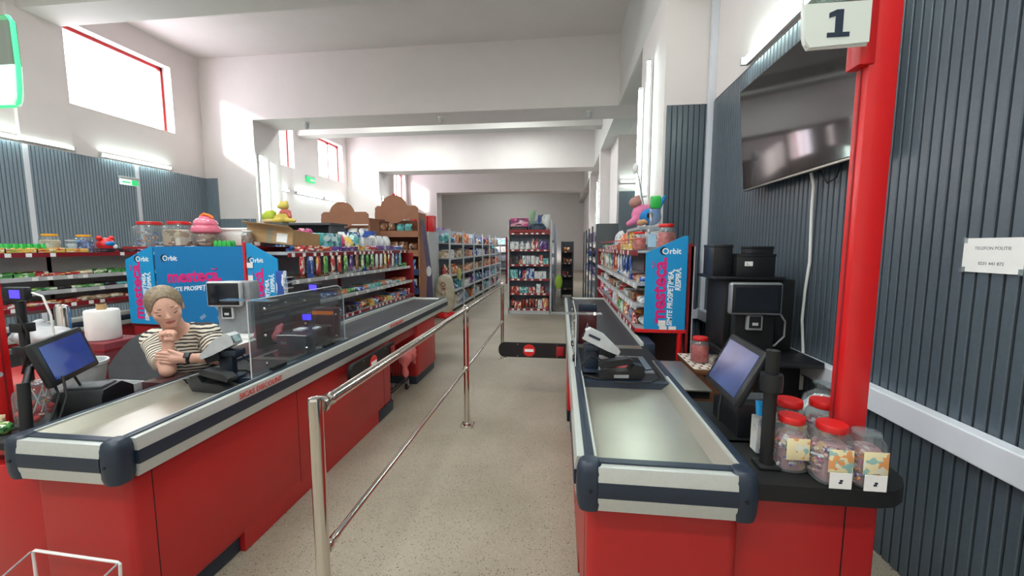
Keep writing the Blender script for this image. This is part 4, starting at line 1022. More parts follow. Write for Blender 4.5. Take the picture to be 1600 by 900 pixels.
# black cabinet with customer terminal
t = thing('black_cabinet', 'tall black cabinet against the right wall behind the display', 'cabinet', (1.34, 2.98, 0))
MB().box(-.04, .25, -.12, .28, 0, .86, bev=.01).build('base_unit', M_blackm, t); MB().box(-.26, .25, -.36, .30, .86, .90, bev=.006).build('top_plate', M_black, t)
MB().box(-.24, .20, -.08, .26, .90, 1.38, bev=.01).build('upper_unit', M_blackm, t)
MB().box(-.32, .12, -.12, .26, 1.38, 1.40, bev=.004).build('ledge', M_black, t)
for i, (x, y, z, w, d, h, lab) in enumerate([(1.085, 3.02, 1.401, .12, .2, .21, 'tall black box at the left on the black cabinet'), (1.27, 2.94, 1.401, .24, .16, .15, 'wide black box with a white sticker at the front of the cabinet top'), (1.38, 3.11, 1.401, .15, .16, .20, 'black box at the right rear on the black cabinet')]):
    o = thing('black_box', lab, 'box', (x, y, z)); MB().box(-w/2, w/2, -d/2, d/2, 0, h, bev=.004).build('body', M_black, o)
    MB().box(-w/2-.002, w/2+.002, -d/2-.002, d/2+.002, h-.02, h, bev=.002).build('lid', M_black, o)
    if i == 1:
        s_ = MB().box(-.07, -.02, -d/2-.001, -d/2, .07, .10).build('sticker', M_paper, o)
        text('sticker_text', '5..', .02, M_ntext, basis((-.06, -d/2-.0015, .078), (1, 0, 0), (0, 0, 1)), o, ext=.0002)
def terminal(loc, label, body, rz, w=.31, h=.21):
    t = thing('customer_terminal', label, 'terminal', loc, rz)
    if body is M_lgrey:
        MB().box(-.11, .16, .03, .16, 0, .42, bev=.012).build('body', mat('terminal_grey', '#8d9195', .45, .2), t)
        MB().box(-.20, .22, -.1, .2, -.02, 0, bev=.003).build('foot_plate', M_whitep, t)
    else:
        MB().box(-.12, .12, .03, .1, .0, .40, bev=.01).build('body', M_blackm, t)
    zb = .225 if body is M_lgrey else .25
    MB().box(-w/2-.02, w/2-.02, -.02, .03, zb, zb+h, bev=.016, seg=3).build('bezel', M_lgrey if body is M_lgrey else mat('silver_trim', '#a0a4aa', .3, .6), t)
    MB().box(-w/2-.008, w/2-.032, -.0215, -.02, zb+.014, zb+h-.012, bev=.0005).build('black_surround', M_black, t)
    MB().box(-w/2+.01, w/2-.05, -.0225, -.0215, zb+.032, zb+h-.03).build('screen', M_dark_scr, t)
    f = MB().box(-.06, .035, -.0, .03, zb-.10, zb-.005, bev=.006).build('card_slot', M_lgrey if body is M_lgrey else M_grey, t)
    MB().box(-.047, .022, -.004, -.0, zb-.085, zb-.01).build('slot_opening', M_blackm, f)
    MB().box(-.03, .005, -.007, -.004, zb-.068, zb-.05).build('slot_lip', M_lgrey, f)
    return t
terminal((1.235, 2.72, .92), 'dark customer terminal with silver framed screen before the black cabinet', M_black, 0, w=.31, h=.205)
tag(MB().tube([(1.36, 2.74, 1.20), (1.43, 2.78, 1.12), (1.44, 2.80, 1.02), (1.38, 2.79, .96), (1.22, 2.77, .95)], .006, 8).build('terminal_cable', M_grey), 'grey cable curving down beside the dark terminal', 'cable')

# =================================================================== ON AND BEHIND THE LEFT COUNTER
lm, B = monitor('tilted customer display with a bright blue screen at far left', (-2.235, 1.58, 1.105), (-.36, .86, .08), (-.12, -.10, .55), .30, .205, M_screen_blue)
t = thing('display_pole', 'black pole carrying the bright blue display, left counter', 'pole', (-2.20, 1.385, .833))
MB().tube([(0, 0, 0), (-.02, .02, .20)], .02, 14).build('pole', M_blackm, t); MB().box(-.03, .03, -.03, .03, 0, .01, bev=.003).build('foot', M_blackm, t)
MB().tube([(-.02, .02, .17), (-.04, .06, .25), (-.055, .12, .27)], .013, 10).build('arm', M_black, t)
for k in (-1, 1): MB().tube([(.0+.03*k, .12, .2), (.05+.02*k, .1, .12), (.06+.02*k, .05, .01)], .005, 8).build('cable', M_blackm, t)
MB().tube([(-.10, .0, .24), (-.14, .0, .23), (-.16, .0, .2)], .012, 8).build('grey_hook', M_grey, t)
t = candy_jar((-2.285, 1.475, .827), .064, .19, M_clear, None, 'open clear jar of red lollipops at far left beside the black pole', ['red', 'red', 'orange', 'red'], lidded=False)
for k in range(12):
    a = k*2.4; MB().ell((math.cos(a)*(.018+.028*(k % 2)), math.sin(a)*(.018+.028*(k % 2)), .03+.012*(k % 5)), (.014, .014, .014), 10, 8).build('lollipop', M_redp, t)
for k in range(7):
    a = k*.9; MB().tube([(math.cos(a)*.03, math.sin(a)*.03, .05), (math.cos(a+1)*.045, math.sin(a+1)*.045, .165)], .0025, 6).build('lollipop_stick', M_whitep, t)
good('bar', .14, .05, .045, 'green', (-2.33, 1.35, .826), .5, 'green packet at the left picture edge beside the lollipop jar')
good('bag', .08, .05, .07, 'beige', (-2.352, 1.385, .826), .3, 'crumpled beige packet above the green packet at the picture edge')
t = thing('receipt_printer', 'dark grey receipt printer behind the left packing tray', 'printer', (-2.225, 1.65, .827), rz=.35)
MB().prism([(-.10, 0), (.12, 0), (.12, .07), (.04, .115), (-.08, .11), (-.10, .08)], 'x', -.09, .10).build('body', M_black, t); MB().box(-.07, .08, -.06, .04, .108, .122, bev=.004).build('lid', M_dgrey, t)
MB().prism([(-.46, 1.6), (-.46, 2.04), (-1.12, 2.04), (-1.12, 1.6)], 'z', .79, .825).build('rear_shelf', M_blackm, c2, loc=(-1.62, 0, 0))
t = thing('coin_tray', 'pale blue grey plastic tray beside the printer, left counter', 'tray', (-2.33, 1.845, .827))
MB().box(-.1, .1, -.06, .06, 0, .01).build('base', M_grey, t)
for q in ((-.1, .1, -.06, -.054), (-.1, .1, .054, .06), (-.1, -.094, -.06, .06), (.094, .1, -.06, .06)): MB().box(*q, .01, .05).build('rim', M_lgrey, t)
scanner_set(-1.835, 2.03, -1, 'black scanner stand on the left counter before the acrylic screen', 'grey barcode scanner lying on the left counter stand, in front of the cashier', 'black hand scanner lying on the left counter in front of the grey scanner', (-1.80, 1.90, .841), zb=.8735)
tag(MB().box(-.05, .05, -.02, .02, 0, .02, bev=.006).build('black_clip', M_blackm, loc=(-2.05, 2.24, .8865), rot=(0, 0, .6)), 'small black clip on the cashier edge of the left tray', 'clip')
terminal((-2.62, 2.93, .90), 'grey customer terminal with a light framed screen, right of the cashier', M_lgrey, .12, w=.27, h=.20)
MB().box(-2.95, -2.35, 2.7, 3.2, .86, .878).build('white_desk', M_whitep, c2)
MB().box(-2.93, -2.62, 2.72, 3.18, 0, .86).build('desk_leg', M_blackm, c2)
tag(link('pink_bag', net_mesh('pink_bag', lambda P: smin(sdf_ell(P, (0, 0, .06), (.10, .06, .06)), sdf_cap(P, (.06, 0, .06), (.1, .02, .13), .045, .02), .03)+.006*np.sin(P[..., 0]*70)*np.sin(P[..., 2]*60+P[..., 1]*40), (-.13, -.09, -.02), (.16, .1, .18), .009, [mat('pink_cloth', '#d8707a', .8)])), 'crumpled pink bag on the desk beside the grey terminal', 'bag').location = (-2.18, 2.78, .875)
# black partition with two small lit displays
t = thing('partition', 'black partition panel behind the acrylic screen, left counter', 'partition', (-2.125, 3.02, .874))
MB().box(-.02, .02, -.40, .34, 0, .355, bev=.006).build('panel', M_black, t)
for z in (.12, .24): MB().box(.02, .026, -.36, .30, z, z+.008).build('ridge', M_dgrey, t)
for k in range(4): MB().lathe([(.006, 0), (.004, .003)], seg=8).build('rivet', M_chrome, t, loc=(.021, -.3+k*.18, .30), rot=(0, PI/2, 0))
def small_display(loc, label, rz, h):
    t = thing('price_display', label, 'display', loc, rz)
    MB().tube([(0, 0, 0), (0, 0, h)], .012, 8).build('stem', M_blackm, t); MB().box(-.08, .08, -.02, .02, h, h+.075, bev=.008).build('housing', M_black, t)
    MB().box(-.02, .05, -.022, -.02, h+.012, h+.06).build('lit_window', M_lcd, t)
small_display((-2.08, 3.22, 1.22), 'small price display with a lit blue window above the partition', -.1, .0)
small_display((-2.02, 3.02, .8745), 'lower small price display with a lit blue window behind the acrylic screen', .1, .13)
small_display((-3.16, 2.02, 1.284), 'small price display with a lit blue window at far left on a pole', 0, .004)
t = thing('cash_drawer', 'black cash drawer unit with white slips behind the acrylic screen', 'cash drawer', (-1.92, 2.84, .8755))
MB().box(-.12, .12, -.12, .14, 0, .10, bev=.01).build('body', M_black, t); MB().box(-.11, .11, -.122, -.12, .02, .08).build('drawer_front', M_dgrey, t)
MB().box(-.05, .02, -.06, .02, .1, .112).build('paper_slip', M_paper, t); MB().box(.05, .09, .02, .08, .1, .11).build('paper_slip', M_paper, t)
t = thing('navy_box', 'low navy box with a rounded edge behind the scanners, left counter', 'box', (-1.80, 2.56, .879))
MB().box(-.10, .12, -.06, .05, 0, .13, bev=.015).build('body', M_navy, t); MB().tube([(-.1, -.06, .125), (.0, -.064, .13), (.12, -.06, .128)], .004, 6).build('silver_trim', M_steel, t)
t = thing('card_reader', 'upright dark maroon box with an orange top strip behind the acrylic screen', 'box', (-1.86, 3.04, .874))
MB().box(-.09, .09, -.05, .05, 0, .24, bev=.006).build('body', mat('maroon_plastic', '#3a1a22', .3), t); MB().box(-.09, .09, -.052, -.05, .19, .22).build('orange_strip', M_orangep, t)
MB().box(-.07, .07, -.053, -.05, .1, .112).build('silver_strip', M_steel, t)
# behind the cashier's left: roll, bin, cloth, post
t = thing('paper_roll', 'large white paper towel roll standing on end behind the blue display', 'paper roll', (-3.26, 2.53, .941))
MB().lathe([(.028, 0), (.092, 0), (.096, .01), (.096, .20), (.09, .21), (.028, .21)], seg=32, caps=False).build('roll', M_paper, t); MB().lathe([(.022, 0), (.028, 0), (.028, .25), (.022, .25)], seg=16, caps=False).build('cardboard_core', M_card, t)
t = thing('supply_box', 'maroon box standing under the white paper roll', 'box', (-3.26, 2.53, 0))
MB().box(-.15, .17, -.14, .14, 0, .938, bev=.008).build('body', mat('maroon_board', '#7a2a34', .6), t); MB().box(-.152, .172, -.142, .142, .88, .892).build('lid_edge', M_redd, t)
tag(link('green_cloth', net_mesh('green_cloth', lambda P: sdf_ell(P, (0, 0, .02), (.085, .035, .022))+.006*np.sin(P[..., 0]*80+P[..., 1]*30), (-.11, -.06, -.02), (.11, .06, .06), .008, [M_cloth_g])), 'folded bright green cloth on the grey bin in front of the paper roll', 'cloth').location = (-2.63, 1.89, .982)
t = thing('waste_bin', 'grey white plastic bin between the blue display and the chair', 'bin', (-2.60, 1.87, .827))
MB().lathe([(.10, 0), (.122, .13), (.13, .135), (.13, .15), (.12, .15), (.095, .01)], seg=24, caps=False).build('body', M_lgrey, t); MB().lathe([(.095, .0), (.10, .005)], seg=24).build('bottom', M_lgrey, t)
t = thing('steel_post', 'shiny steel post with rounded top left of the paper roll', 'post', (-3.86, 2.72, 0))
MB().lathe([(.045, 0), (.045, 1.12), (.038, 1.14), (.015, 1.15)], seg=24).build('post', M_chrome, t); MB().lathe([(.09, 0), (.09, .012), (.05, .02)], seg=24).build('base_plate', M_chrome, t)
t = thing('display_mast', 'black mast with clamps and white cable at the far left picture edge', 'mast', (-3.16, 2.03, 0))
MB().tube([(0, 0, .8), (0, 0, 1.28)], .022, 12).build('mast', M_black, t)
for z in (.98, 1.12): MB().box(-.05, .04, -.035, .035, z-.025, z+.03, bev=.006).build('clamp', M_blackm, t)
MB().tube([(.09, 0, 1.33), (.16, 0, 1.31), (.2, .0, 1.2), (.21, 0, 1.0), (.22, .01, .9)], .006, 8).build('white_cable', M_whitep, t)
MB().tube([(.02, -.03, 1.2), (.07, -.03, 1.1), (.04, -.03, .95), (.0, -.03, .85)], .005, 8).build('black_cable', M_blackm, t)
tag(link('plastic_bag', net_mesh('plastic_bag', lambda P: smin(sdf_ell(P, (0, 0, .06), (.22, .12, .07)), sdf_cap(P, (-.05, 0, .05), (-.02, 0, .16), .08, .03), .04)+.012*np.sin(P[..., 0]*40)*np.cos(P[..., 2]*50+P[..., 1]*30), (-.27, -.17, -.03), (.27, .17, .22), .014, [mat('translucent_bag', '#b8b8bc', .35, var=.1)])), 'crumpled translucent plastic bag left of the steel post', 'bag').location = (-3.70, 2.48, .90)
t = thing('side_desk', 'dark low desk behind the display mast', 'desk', (-3.68, 2.50, 0))
MB().box(-.24, .24, -.11, .11, .84, .87).build('desk_top', M_dgrey, t); MB().box(-.22, .22, -.1, .1, 0, .84).build('body', M_blackm, t)
# chair
t = thing('office_chair', 'grey rounded office chair back behind the cashier', 'chair', (-2.70, 2.40, 0), rz=.35)
n = 14; b = MB(); fr = []; bk = []
for i in range(n+1):
    u = -1+2*i/n; x = u*.25; top = 1.04-.22*abs(u)**2.4; y = .02-.07*(u*u)
    fr.append([b.bm.verts.new((x, y-.0, .50+(top-.50)*j/8)) for j in range(9)]); bk.append([b.bm.verts.new((x, y+.035, .50+(top-.50)*j/8)) for j in range(9)])
for i in range(n):
    for j in range(8):
        b.bm.faces.new((fr[i][j], fr[i+1][j], fr[i+1][j+1], fr[i][j+1])); b.bm.faces.new((bk[i][j], bk[i][j+1], bk[i+1][j+1], bk[i+1][j]))
    b.bm.faces.new((fr[i][8], fr[i+1][8], bk[i+1][8], bk[i][8])); b.bm.faces.new((fr[i][0], bk[i][0], bk[i+1][0], fr[i+1][0]))
for i in (0, n):
    for j in range(8): b.bm.faces.new((fr[i][j], fr[i][j+1], bk[i][j+1], bk[i][j]) if i == 0 else (fr[i][j], bk[i][j], bk[i][j+1], fr[i][j+1]))
b.build('backrest', M_chair, t)
MB().box(-.24, .24, -.40, .0, .36, .43, bev=.03).build('seat', M_chair, t); MB().tube([(0, -.2, .08), (0, -.2, .36)], .03, 12).build('gas_column', M_blackm, t)
for k in range(5):
    a = k*2*PI/5; MB().tube([(0, -.2, .1), (math.cos(a)*.28, -.2+math.sin(a)*.28, .06)], .02, 8).ell((math.cos(a)*.28, -.2+math.sin(a)*.28, .03), (.03, .03, .03), 8, 6).build('base_leg', M_blackm, t)
# trolley under the left counter bridge
t = thing('basket_trolley', 'dark wire trolley with castors under the gap of the left counter', 'trolley', (-1.80, 4.12, 0))
for z in (.14, .17): MB().tube([(-.2, -.3, z), (.13, -.3, z), (.13, .2, z), (-.2, .2, z), (-.2, -.3, z)], .008, 6).build('frame_bar', M_blackm, t)
for x, y in ((.1, .17), (.1, -.27), (-.17, -.27)):
    w_ = MB().lathe([(.035, -.012), (.04, 0), (.035, .012)], seg=16).build('castor', M_blackm, t, loc=(x, y, .04), rot=(0, PI/2, 0)); MB().box(x-.02, x+.02, y-.012, y+.012, .05, .14).build('fork', M_shelf, t)
for k in range(8): MB().tube([(.13, -.3+k*.07, .16), (.15, -.3+k*.07, .56)], .003, 5).build('wire', M_blackm, t)
tag(link('pink_bag', net_mesh('pink_bag2', lambda P: smin(smin(sdf_ell(P, (0, 0, 0), (.07, .16, .09)), sdf_cap(P, (.0, -.08, -.03), (.02, -.11, -.2), .045, .02), .04), sdf_cap(P, (.0, .1, 0), (.02, .15, -.12), .04, .025), .04)+.012*np.sin(P[..., 1]*50)*np.sin(P[..., 2]*45), (-.1, -.22, -.26), (.1, .22, .13), .011, [mat('pink_plastic', '#d06a6a', .6)])), 'crumpled pink plastic bags hanging in the trolley under the left counter', 'bag').location = (-1.62, 4.12, .45)
# wire rack at the lower left
t = thing('wire_stand', 'white wire stand on the floor at the lower left corner', 'wire stand', (0, 0, 0))
MB().tube([(-2.035, 1.255, 0), (-2.035, 1.255, .415), (-2.025, 1.255, .42), (-1.64, 1.24, .42), (-1.63, 1.24, .415), (-1.655, 1.235, 0)], .0055, 8).build('tall_hoop', M_whitep, t)
MB().tube([(-2.035, 1.25, .418), (-2.075, 1.02, .30)], .0035, 6).build('side_wire', M_grey, t); MB().tube([(-1.635, 1.238, .418), (-1.70, 1.0, .30)], .0035, 6).build('side_wire', M_grey, t)
MB().tube([(-2.075, 1.02, 0), (-2.075, 1.02, .30), (-1.70, 1.0, .30), (-1.70, 1.0, 0)], .0055, 8).build('low_hoop', M_whitep, t)

# =================================================================== AISLE SHELVING IN THE BACKGROUND
def shelf_unit(label, x0, x1, y0, y1, h, levels, face, bays=1, name='shelf_unit', post=M_lgrey, rail=M_redd, backm=None, group=None, side=False):
    """gondola: face 'y' looks towards -y, 'x' looks towards +x, '-x' towards -x"""
    t = thing(name, label, 'shelf unit', (0, 0, 0), group=group)
    bm_ = backm or mat('shelf_back_blue', '#9aa6b8', .6)
    if face == 'y':
        MB().box(x0, x1, y1-.02, y1, .05, h).build('back_panel', bm_, t)
        for x in (x0, x1): MB().box(x-.02, x+.02, y0, y1, 0, h).build('upright', post, t)
    elif face == 'x': MB().box(x0, x0+.02, y0, y1, .05, h).build('back_panel', bm_, t)
    else: MB().box(x1-.02, x1, y0, y1, .05, h).build('back_panel', bm_, t)
    if face != 'y':
        n = max(1, bays); xf = x1 if face == 'x' else x0; xk = x0 if face == 'x' else x1
        for i in range(n+1):
            y = y0+(y1-y0)*i/n
            sx_ = .035 if face == 'x' else -.035
            MB().box(min(xf, xf+sx_), max(xf, xf+sx_), y-.02, y+.02, 0, h).build('upright', post, t)
        if side: MB().box(x0, x1, y0-.02, y0, 0, h).build('side_panel', bm_, t)
    for z in levels:
        if face == 'y':
            s = MB().box(x0, x1, y0, y1, z-.02, z).build('shelf_board', M_shelf, t)
            MB().box(x0+.02, x1-.02, y0-.008, y0, z-.045, z+.0).build('price_rail', rail, s)
            x = x0+.08
            while x < x1-.1:
                MB().box(x, x+.06, y0-.011, y0-.008, z-.04, z-.006).build('price_tag', M_paper, s); x += RN.uniform(.1, .2)
        else:
            s = MB().box(x0, x1, y0, y1, z-.02, z).build('shelf_board', M_shelf, t)
            a, b_ = sorted((xf, xf+(.008 if face == 'x' else -.008)))
            MB().box(a, b_, y0, y1, z-.04, z).build('price_rail', M_lgrey if rail is M_redd else rail, s)
    return t
# end unit facing the camera in the middle of the aisle
LV = [.13, .50, .84, 1.18, 1.53, 1.92]
t = shelf_unit('grey shelf unit with red price rails facing the camera at the aisle end', -1.24, -.24, 9.62, 10.05, 2.22, LV, 'y')
MB().box(-1.24, -.24, 9.62, 9.66, 0, .09).build('kick_plate', M_lgrey, t)
MB().box(-1.22, -.26, 9.60, 9.62, 1.93, 1.99).build('red_header', M_redd, t)
row(-1.20, -.28, 9.64, .13, 'x', 0, ['bag', 'box', 'can', 'box'], ['red', 'blue', 'orange', 'white', 'black', 'pink'], 'on aisle end unit first shelf', 'goods on the aisle end unit, lowest shelf', .3, .24, wr=(.06, .1))
row(-1.20, -.28, 9.64, .50, 'x', 0, ['box', 'box', 'can'], ['red', 'teal', 'pink', 'white', 'beige', 'orange'], 'on aisle end unit second shelf', 'goods on the aisle end unit, second shelf', .3, .22, wr=(.07, .12))
row(-1.20, -.28, 9.64, .84, 'x', 0, ['box', 'box', 'bag'], ['blue', 'teal', 'red', 'teal', 'white'], 'on aisle end unit third shelf', 'goods on the aisle end unit, third shelf', .3, .24, wr=(.07, .12))
row(-1.20, -.28, 9.64, 1.18, 'x', 0, ['bottle', 'box', 'can'], ['white', 'blue', 'black', 'red', 'teal'], 'on aisle end unit fourth shelf', 'goods on the aisle end unit, fourth shelf', .3, .22, wr=(.06, .1))
row(-1.20, -.28, 9.64, 1.53, 'x', 0, ['box', 'bottle', 'box'], ['white', 'purple', 'blue', 'pink', 'red'], 'on aisle end unit fifth shelf', 'goods on the aisle end unit, fifth shelf', .3, .28, wr=(.08, .14))
for (lab, nm, mk, loc) in (
    ('black suitcase lying at the left on top of the aisle end unit', 'suitcase', lambda: MB().box(-.20, .20, -.12, .12, 0, .14, bev=.04), (-.99, 9.80, 1.9215)),
    ('dark blue holdall at the right on top of the aisle end unit', 'holdall', lambda: MB().lathe([(.05, 0), (.13, .03), (.16, .12), (.11, .21), (.03, .23)], seg=20, sx=1.3, sy=.68), (-.56, 9.78, 1.9215))):
    t = thing(nm, lab, 'bag', loc); mk().build('body', mat('luggage_'+nm, '#1a1c22' if nm == 'suitcase' else '#33445c', .5), t)
    MB().tube([(-.08, -.1, .15), (-.05, -.14, .19), (.05, -.14, .19), (.08, -.1, .15)], .009, 6).build('handle', M_blackm, t)
good('box', .42, .2, .20, 'pink', (-.99, 9.80, 2.062), 0, 'long pink and white carton behind the luggage on the aisle end unit')
t = thing('boxed_plant', 'pale green bunch standing tall on top of the aisle end unit', 'plant', (-.70, 9.96, 1.9215))
MB().lathe([(.04, 0), (.05, .1)], seg=12).build('pot', M_lgrey, t)
for k in range(9):
    a = k*.7; MB().prism([(-.02, 0), (.02, 0), (.04, .36), (0, .46), (-.04, .36)], 'y', -.003, .003, M=Matrix.Translation((0, 0, .1)) @ Matrix.Rotation(a, 4, 'Z') @ Matrix.Rotation(.2, 4, 'X')).build('leaf', mat('pale_leaf', '#9cc0a0', .6), t)
good('box', .10, .08, .42, 'blue', (-.53, 9.96, 1.9205), 0, 'blue and white carton standing right of the pale green bunch')
good('bag', .2, .08, .44, 'white', (-.37, 9.96, 1.9205), 0, 'white plastic pack at the right end on the aisle end unit')
# chips and stock behind, closed end unit side
shelf_unit('side run of shelves behind the aisle end unit, right side', -.62, -.16, 10.1, 15.2, 2.15, [.13, .55, .95, 1.35, 1.75], '-x', bays=4, side=False)

t = shelf_unit('long run of grey shelving on the left of the far aisle', -3.05, -2.6, 9.35, 17.4, 2.02, [.12, .52, .92, 1.32, 1.68], 'x', bays=6)
for z, hm, nm in ((.12, .28, 'first'), (.52, .26, 'second'), (.92, .26, 'third'), (1.32, .24, 'fourth'), (1.68, .28, 'fifth')):
    row(9.4, 17.3, -2.62, z, 'y', PI/2, ['box', 'bottle', 'box', 'can', 'bag'], ['blue', 'white', 'teal', 'brown', 'orange', 'purple', 'beige', 'blue', 'white'] if z != .92 else ['brown', 'orange', 'beige', 'red'], 'in long aisle run %s shelf' % nm, 'goods on the %s shelf of the long left run' % nm, .26, hm, wr=(.12, .22))
t = shelf_unit('near end bay of the left aisle run, with red bins on top', -3.35, -2.85, 8.6, 9.3, 1.92, [.25, .6, .95, 1.3, 1.62], 'y', rail=M_price)
for z, nm in ((.25, 'first'), (.6, 'second'), (.95, 'third'), (1.3, 'fourth'), (1.62, 'fifth')):
    row(-3.31, -2.9, 8.62, z, 'x', 0, ['box', 'bag'], ['pink', 'purple', 'white', 'teal', 'green', 'red'], 'in near end bay %s shelf' % nm, 'goods in the near end bay, %s shelf' % nm, .3, .25, wr=(.1, .14))
for k in range(4):
    o = thing('red_bin', 'tall red plastic bin on the near end bay, %s from the left' % ORD[k], 'bin', (-3.24+k*.135, 8.85, 1.92), group='red bins on the near end bay')
    MB().box(-.06, .06, -.12, .12, 0, .34, bev=.01).build('body', mat('red_bin_plastic', '#c8242c', .4), o); MB().box(-.064, .064, -.124, .124, .32, .345, bev=.004).build('rim', M_redp, o)
# cardboard chip displays
def chip_display(label, x0, x1, y, zt, hz, circ, place, n=3):
    t = thing('cardboard_display', label, 'display stand', (0, 0, 0)); r_ = .17
    MB().prism([(x0, zt), (x1, zt), (x1, zt+hz-.04), (x1-.05, zt+hz), (x0+.05, zt+hz), (x0, zt+hz-.04)], 'y', y-.01, y+.01).build('header_board', M_card2, t)
    MB().lathe([(circ[1], -.011), (circ[1], .011)], seg=40).build('header_disc', M_card2, t, loc=(circ[0], y, zt+hz*.75), rot=(PI/2, 0, 0))
    for x in (x0, x1): MB().box(x-.012, x+.012, y, y+.42, 0, zt+hz*.5).build('side_board', M_card2, t)
    MB().box(x0, x1, y+.40, y+.42, 0, zt).build('back_board', M_card2, t)
    zz = zt-.28
    for k in range(n+2):
        if zz < .2: break
        s = MB().box(x0, x1, y-.02, y+.4, zz-.02, zz).build('shelf_board', M_card2, t)
        MB().box(x0, x1, y-.03, y-.02, zz-.06, zz+.06).build('shelf_front', M_card2 if k < 2 else mat('navy_card', '#24345c', .7), s)
        row(x0+.03, x1-.03, y+.0, zz, 'x', 0, ['bag'], ['white', 'blue', 'orange', 'brown', 'teal'] if k < 2 else ['blue', 'white'], 'in %s %s shelf' % (place, ORD[k]), 'bags in '+place, .2, .30, wr=(.16, .22))
        zz -= .37
    return t
chip_display('brown cardboard display with a low round header behind the left candy rack', -4.35, -3.45, 7.1, 2.0, .22, (-3.95, .24), 'left cardboard display')
chip_display('brown cardboard display with a tall round header beside the near end bay', -3.60, -2.74, 7.7, 2.12, .26, (-3.22, .27), 'right cardboard display')
MB().lathe([(.03, 0), (.03, .03)], seg=12).build('red_knob', M_redp, bpy.data.objects['cardboard_display.001'], loc=(-3.22, 7.7, 2.58))
t = thing('curved_stand', 'narrow curved brown and blue stand side right of the cardboard display', 'display stand', (-2.60, 7.72, 0))
MB().prism([(-.10, 0), (.06, 0), (.12, .5), (.10, 1.1), (.04, 1.6), (-.04, 2.08), (-.1, 2.16), (-.04, 1.6), (.02, 1.1), (-.02, .5)], 'y', -.02, .02).build('side_board', mat('blue_brown_card', '#46405a', .6), t)
MB().lathe([(.05, 0), (.05, .004)], seg=20, sy=2.0).build('oval_badge', M_lgrey, t, loc=(.055, -.021, 1.12), rot=(PI/2, 0, 0))
# big sack with red base
t = thing('product_sack', 'large pale sack with red lettering at the near end of the aisle run', 'sack', (-2.60, 8.97, 0))
link('sack_body', net_mesh('sack_body', lambda P: smin(sdf_ell(P, (0, 0, .52), (.23, .16, .42)), sdf_cap(P, (0, 0, .2), (0, 0, .8), .17, .17), .08)+.008*np.sin(P[..., 2]*30+P[..., 0]*20), (-.3, -.25, .03), (.3, .25, 1.05), .03, [mat('sack_paper', '#b9b19c', .6, var=.08)]), t)
MB().lathe([(.2, 0), (.22, .03), (.2, .12), (.16, .13)], seg=20).build('red_base', M_redp, t)
text('sack_lettering', 'ORZ', .15, M_redd, basis((-.04, -.185, .82), (0, 0, -1), (1, 0, 0)), t)
tag(MB().ell((0, 0, 0), (.06, .03, .14)).build('yellow_bag', mat('yellow_green', '#b0b060', .5), loc=(-2.48, 9.8, .93)), 'yellow green bag hanging from the aisle run upright', 'bag')
# right side of the aisle
t = shelf_unit('dark shelf run on the right of the far aisle', .72, 1.12, 8.4, 13.0, 2.05, [.12, .55, .95, 1.35, 1.7], '-x', bays=4, post=M_dgrey, backm=M_dgrey, side=True)
for z, nm in ((.95, 'third'), (1.35, 'fourth'), (1.7, 'fifth')):
    row(8.5, 12.9, .74, z, 'y', -PI/2, ['box', 'bottle', 'bag'], ['black', 'blue', 'brown', 'purple'], 'in dark right run %s shelf' % nm, 'goods in the dark right run, %s shelf' % nm, .2, .26, wr=(.2, .3))
t = shelf_unit('far bread stand with wooden shelves between the aisle unit and the dark run', .02, .36, 12.8, 13.2, 1.75, [.3, .7, 1.1, 1.45], 'y', post=M_dgrey, backm=M_dgrey, rail=M_wood)
for z, nm in ((.7, 'second'), (1.1, 'third'), (1.45, 'fourth')):
    row(.05, .33, 12.82, z, 'x', 0, ['box', 'bag'], ['orange', 'brown', 'red', 'beige'], 'on far bread stand %s shelf' % nm, 'goods on the far bread stand', .2, .16, wr=(.08, .12))
t = shelf_unit('far dark stack of shelves beyond the left aisle run', -2.35, -1.75, 17.5, 17.9, 2.0, [.2, .6, 1.0, 1.4, 1.8], 'y', post=M_redd, backm=M_redd)
for z, nm in ((.2, 'first'), (.6, 'second'), (1.0, 'third'), (1.4, 'fourth'), (1.8, 'fifth')):
    row(-2.3, -1.8, 17.52, z, 'x', 0, ['box', 'bag'], ['brown', 'red', 'black', 'purple'], 'on far dark stack %s shelf' % nm, 'goods on the far dark stack', .2, .28, wr=(.12, .2))
tag(MB().ell((0, 0, 0), (.09, .05, .17)).build('green_net_bag', mat('net_green', '#8aa838', .7), loc=(-.05, 9.5, .78)), 'yellow green net bag hanging on the right corner of the aisle end unit', 'bag')
# far clutter across the back of the hall
t = shelf_unit('far back wall shelving at the end of the hall', -6.2, -.9, 22.9+1.2, 24.5, 2.1, [.3, .8, 1.3, 1.75], 'y', rail=M_lgrey)
for z, nm in ((1.3, 'third'), (1.75, 'fourth')):
    row(-6.1, -1.0, 24.12, z, 'x', 0, ['box', 'bottle'], ['blue', 'white', 'teal', 'red'], 'on far back shelving %s shelf' % nm, 'goods on the far back shelving, %s shelf' % nm, .3, .36, wr=(.2, .27))
t = shelf_unit('second shelving row left of the long run, seen over the red bins', -4.9, -4.3, 10.6, 17.0, 2.15, [.3, .8, 1.3, 1.8], 'x', bays=4)
row(10.7, 16.9, -4.32, 1.8, 'y', PI/2, ['box', 'bottle'], ['white', 'blue', 'teal', 'purple'], 'on the second left row top shelf', 'goods on the second left shelving row', .3, .5, wr=(.24, .4))
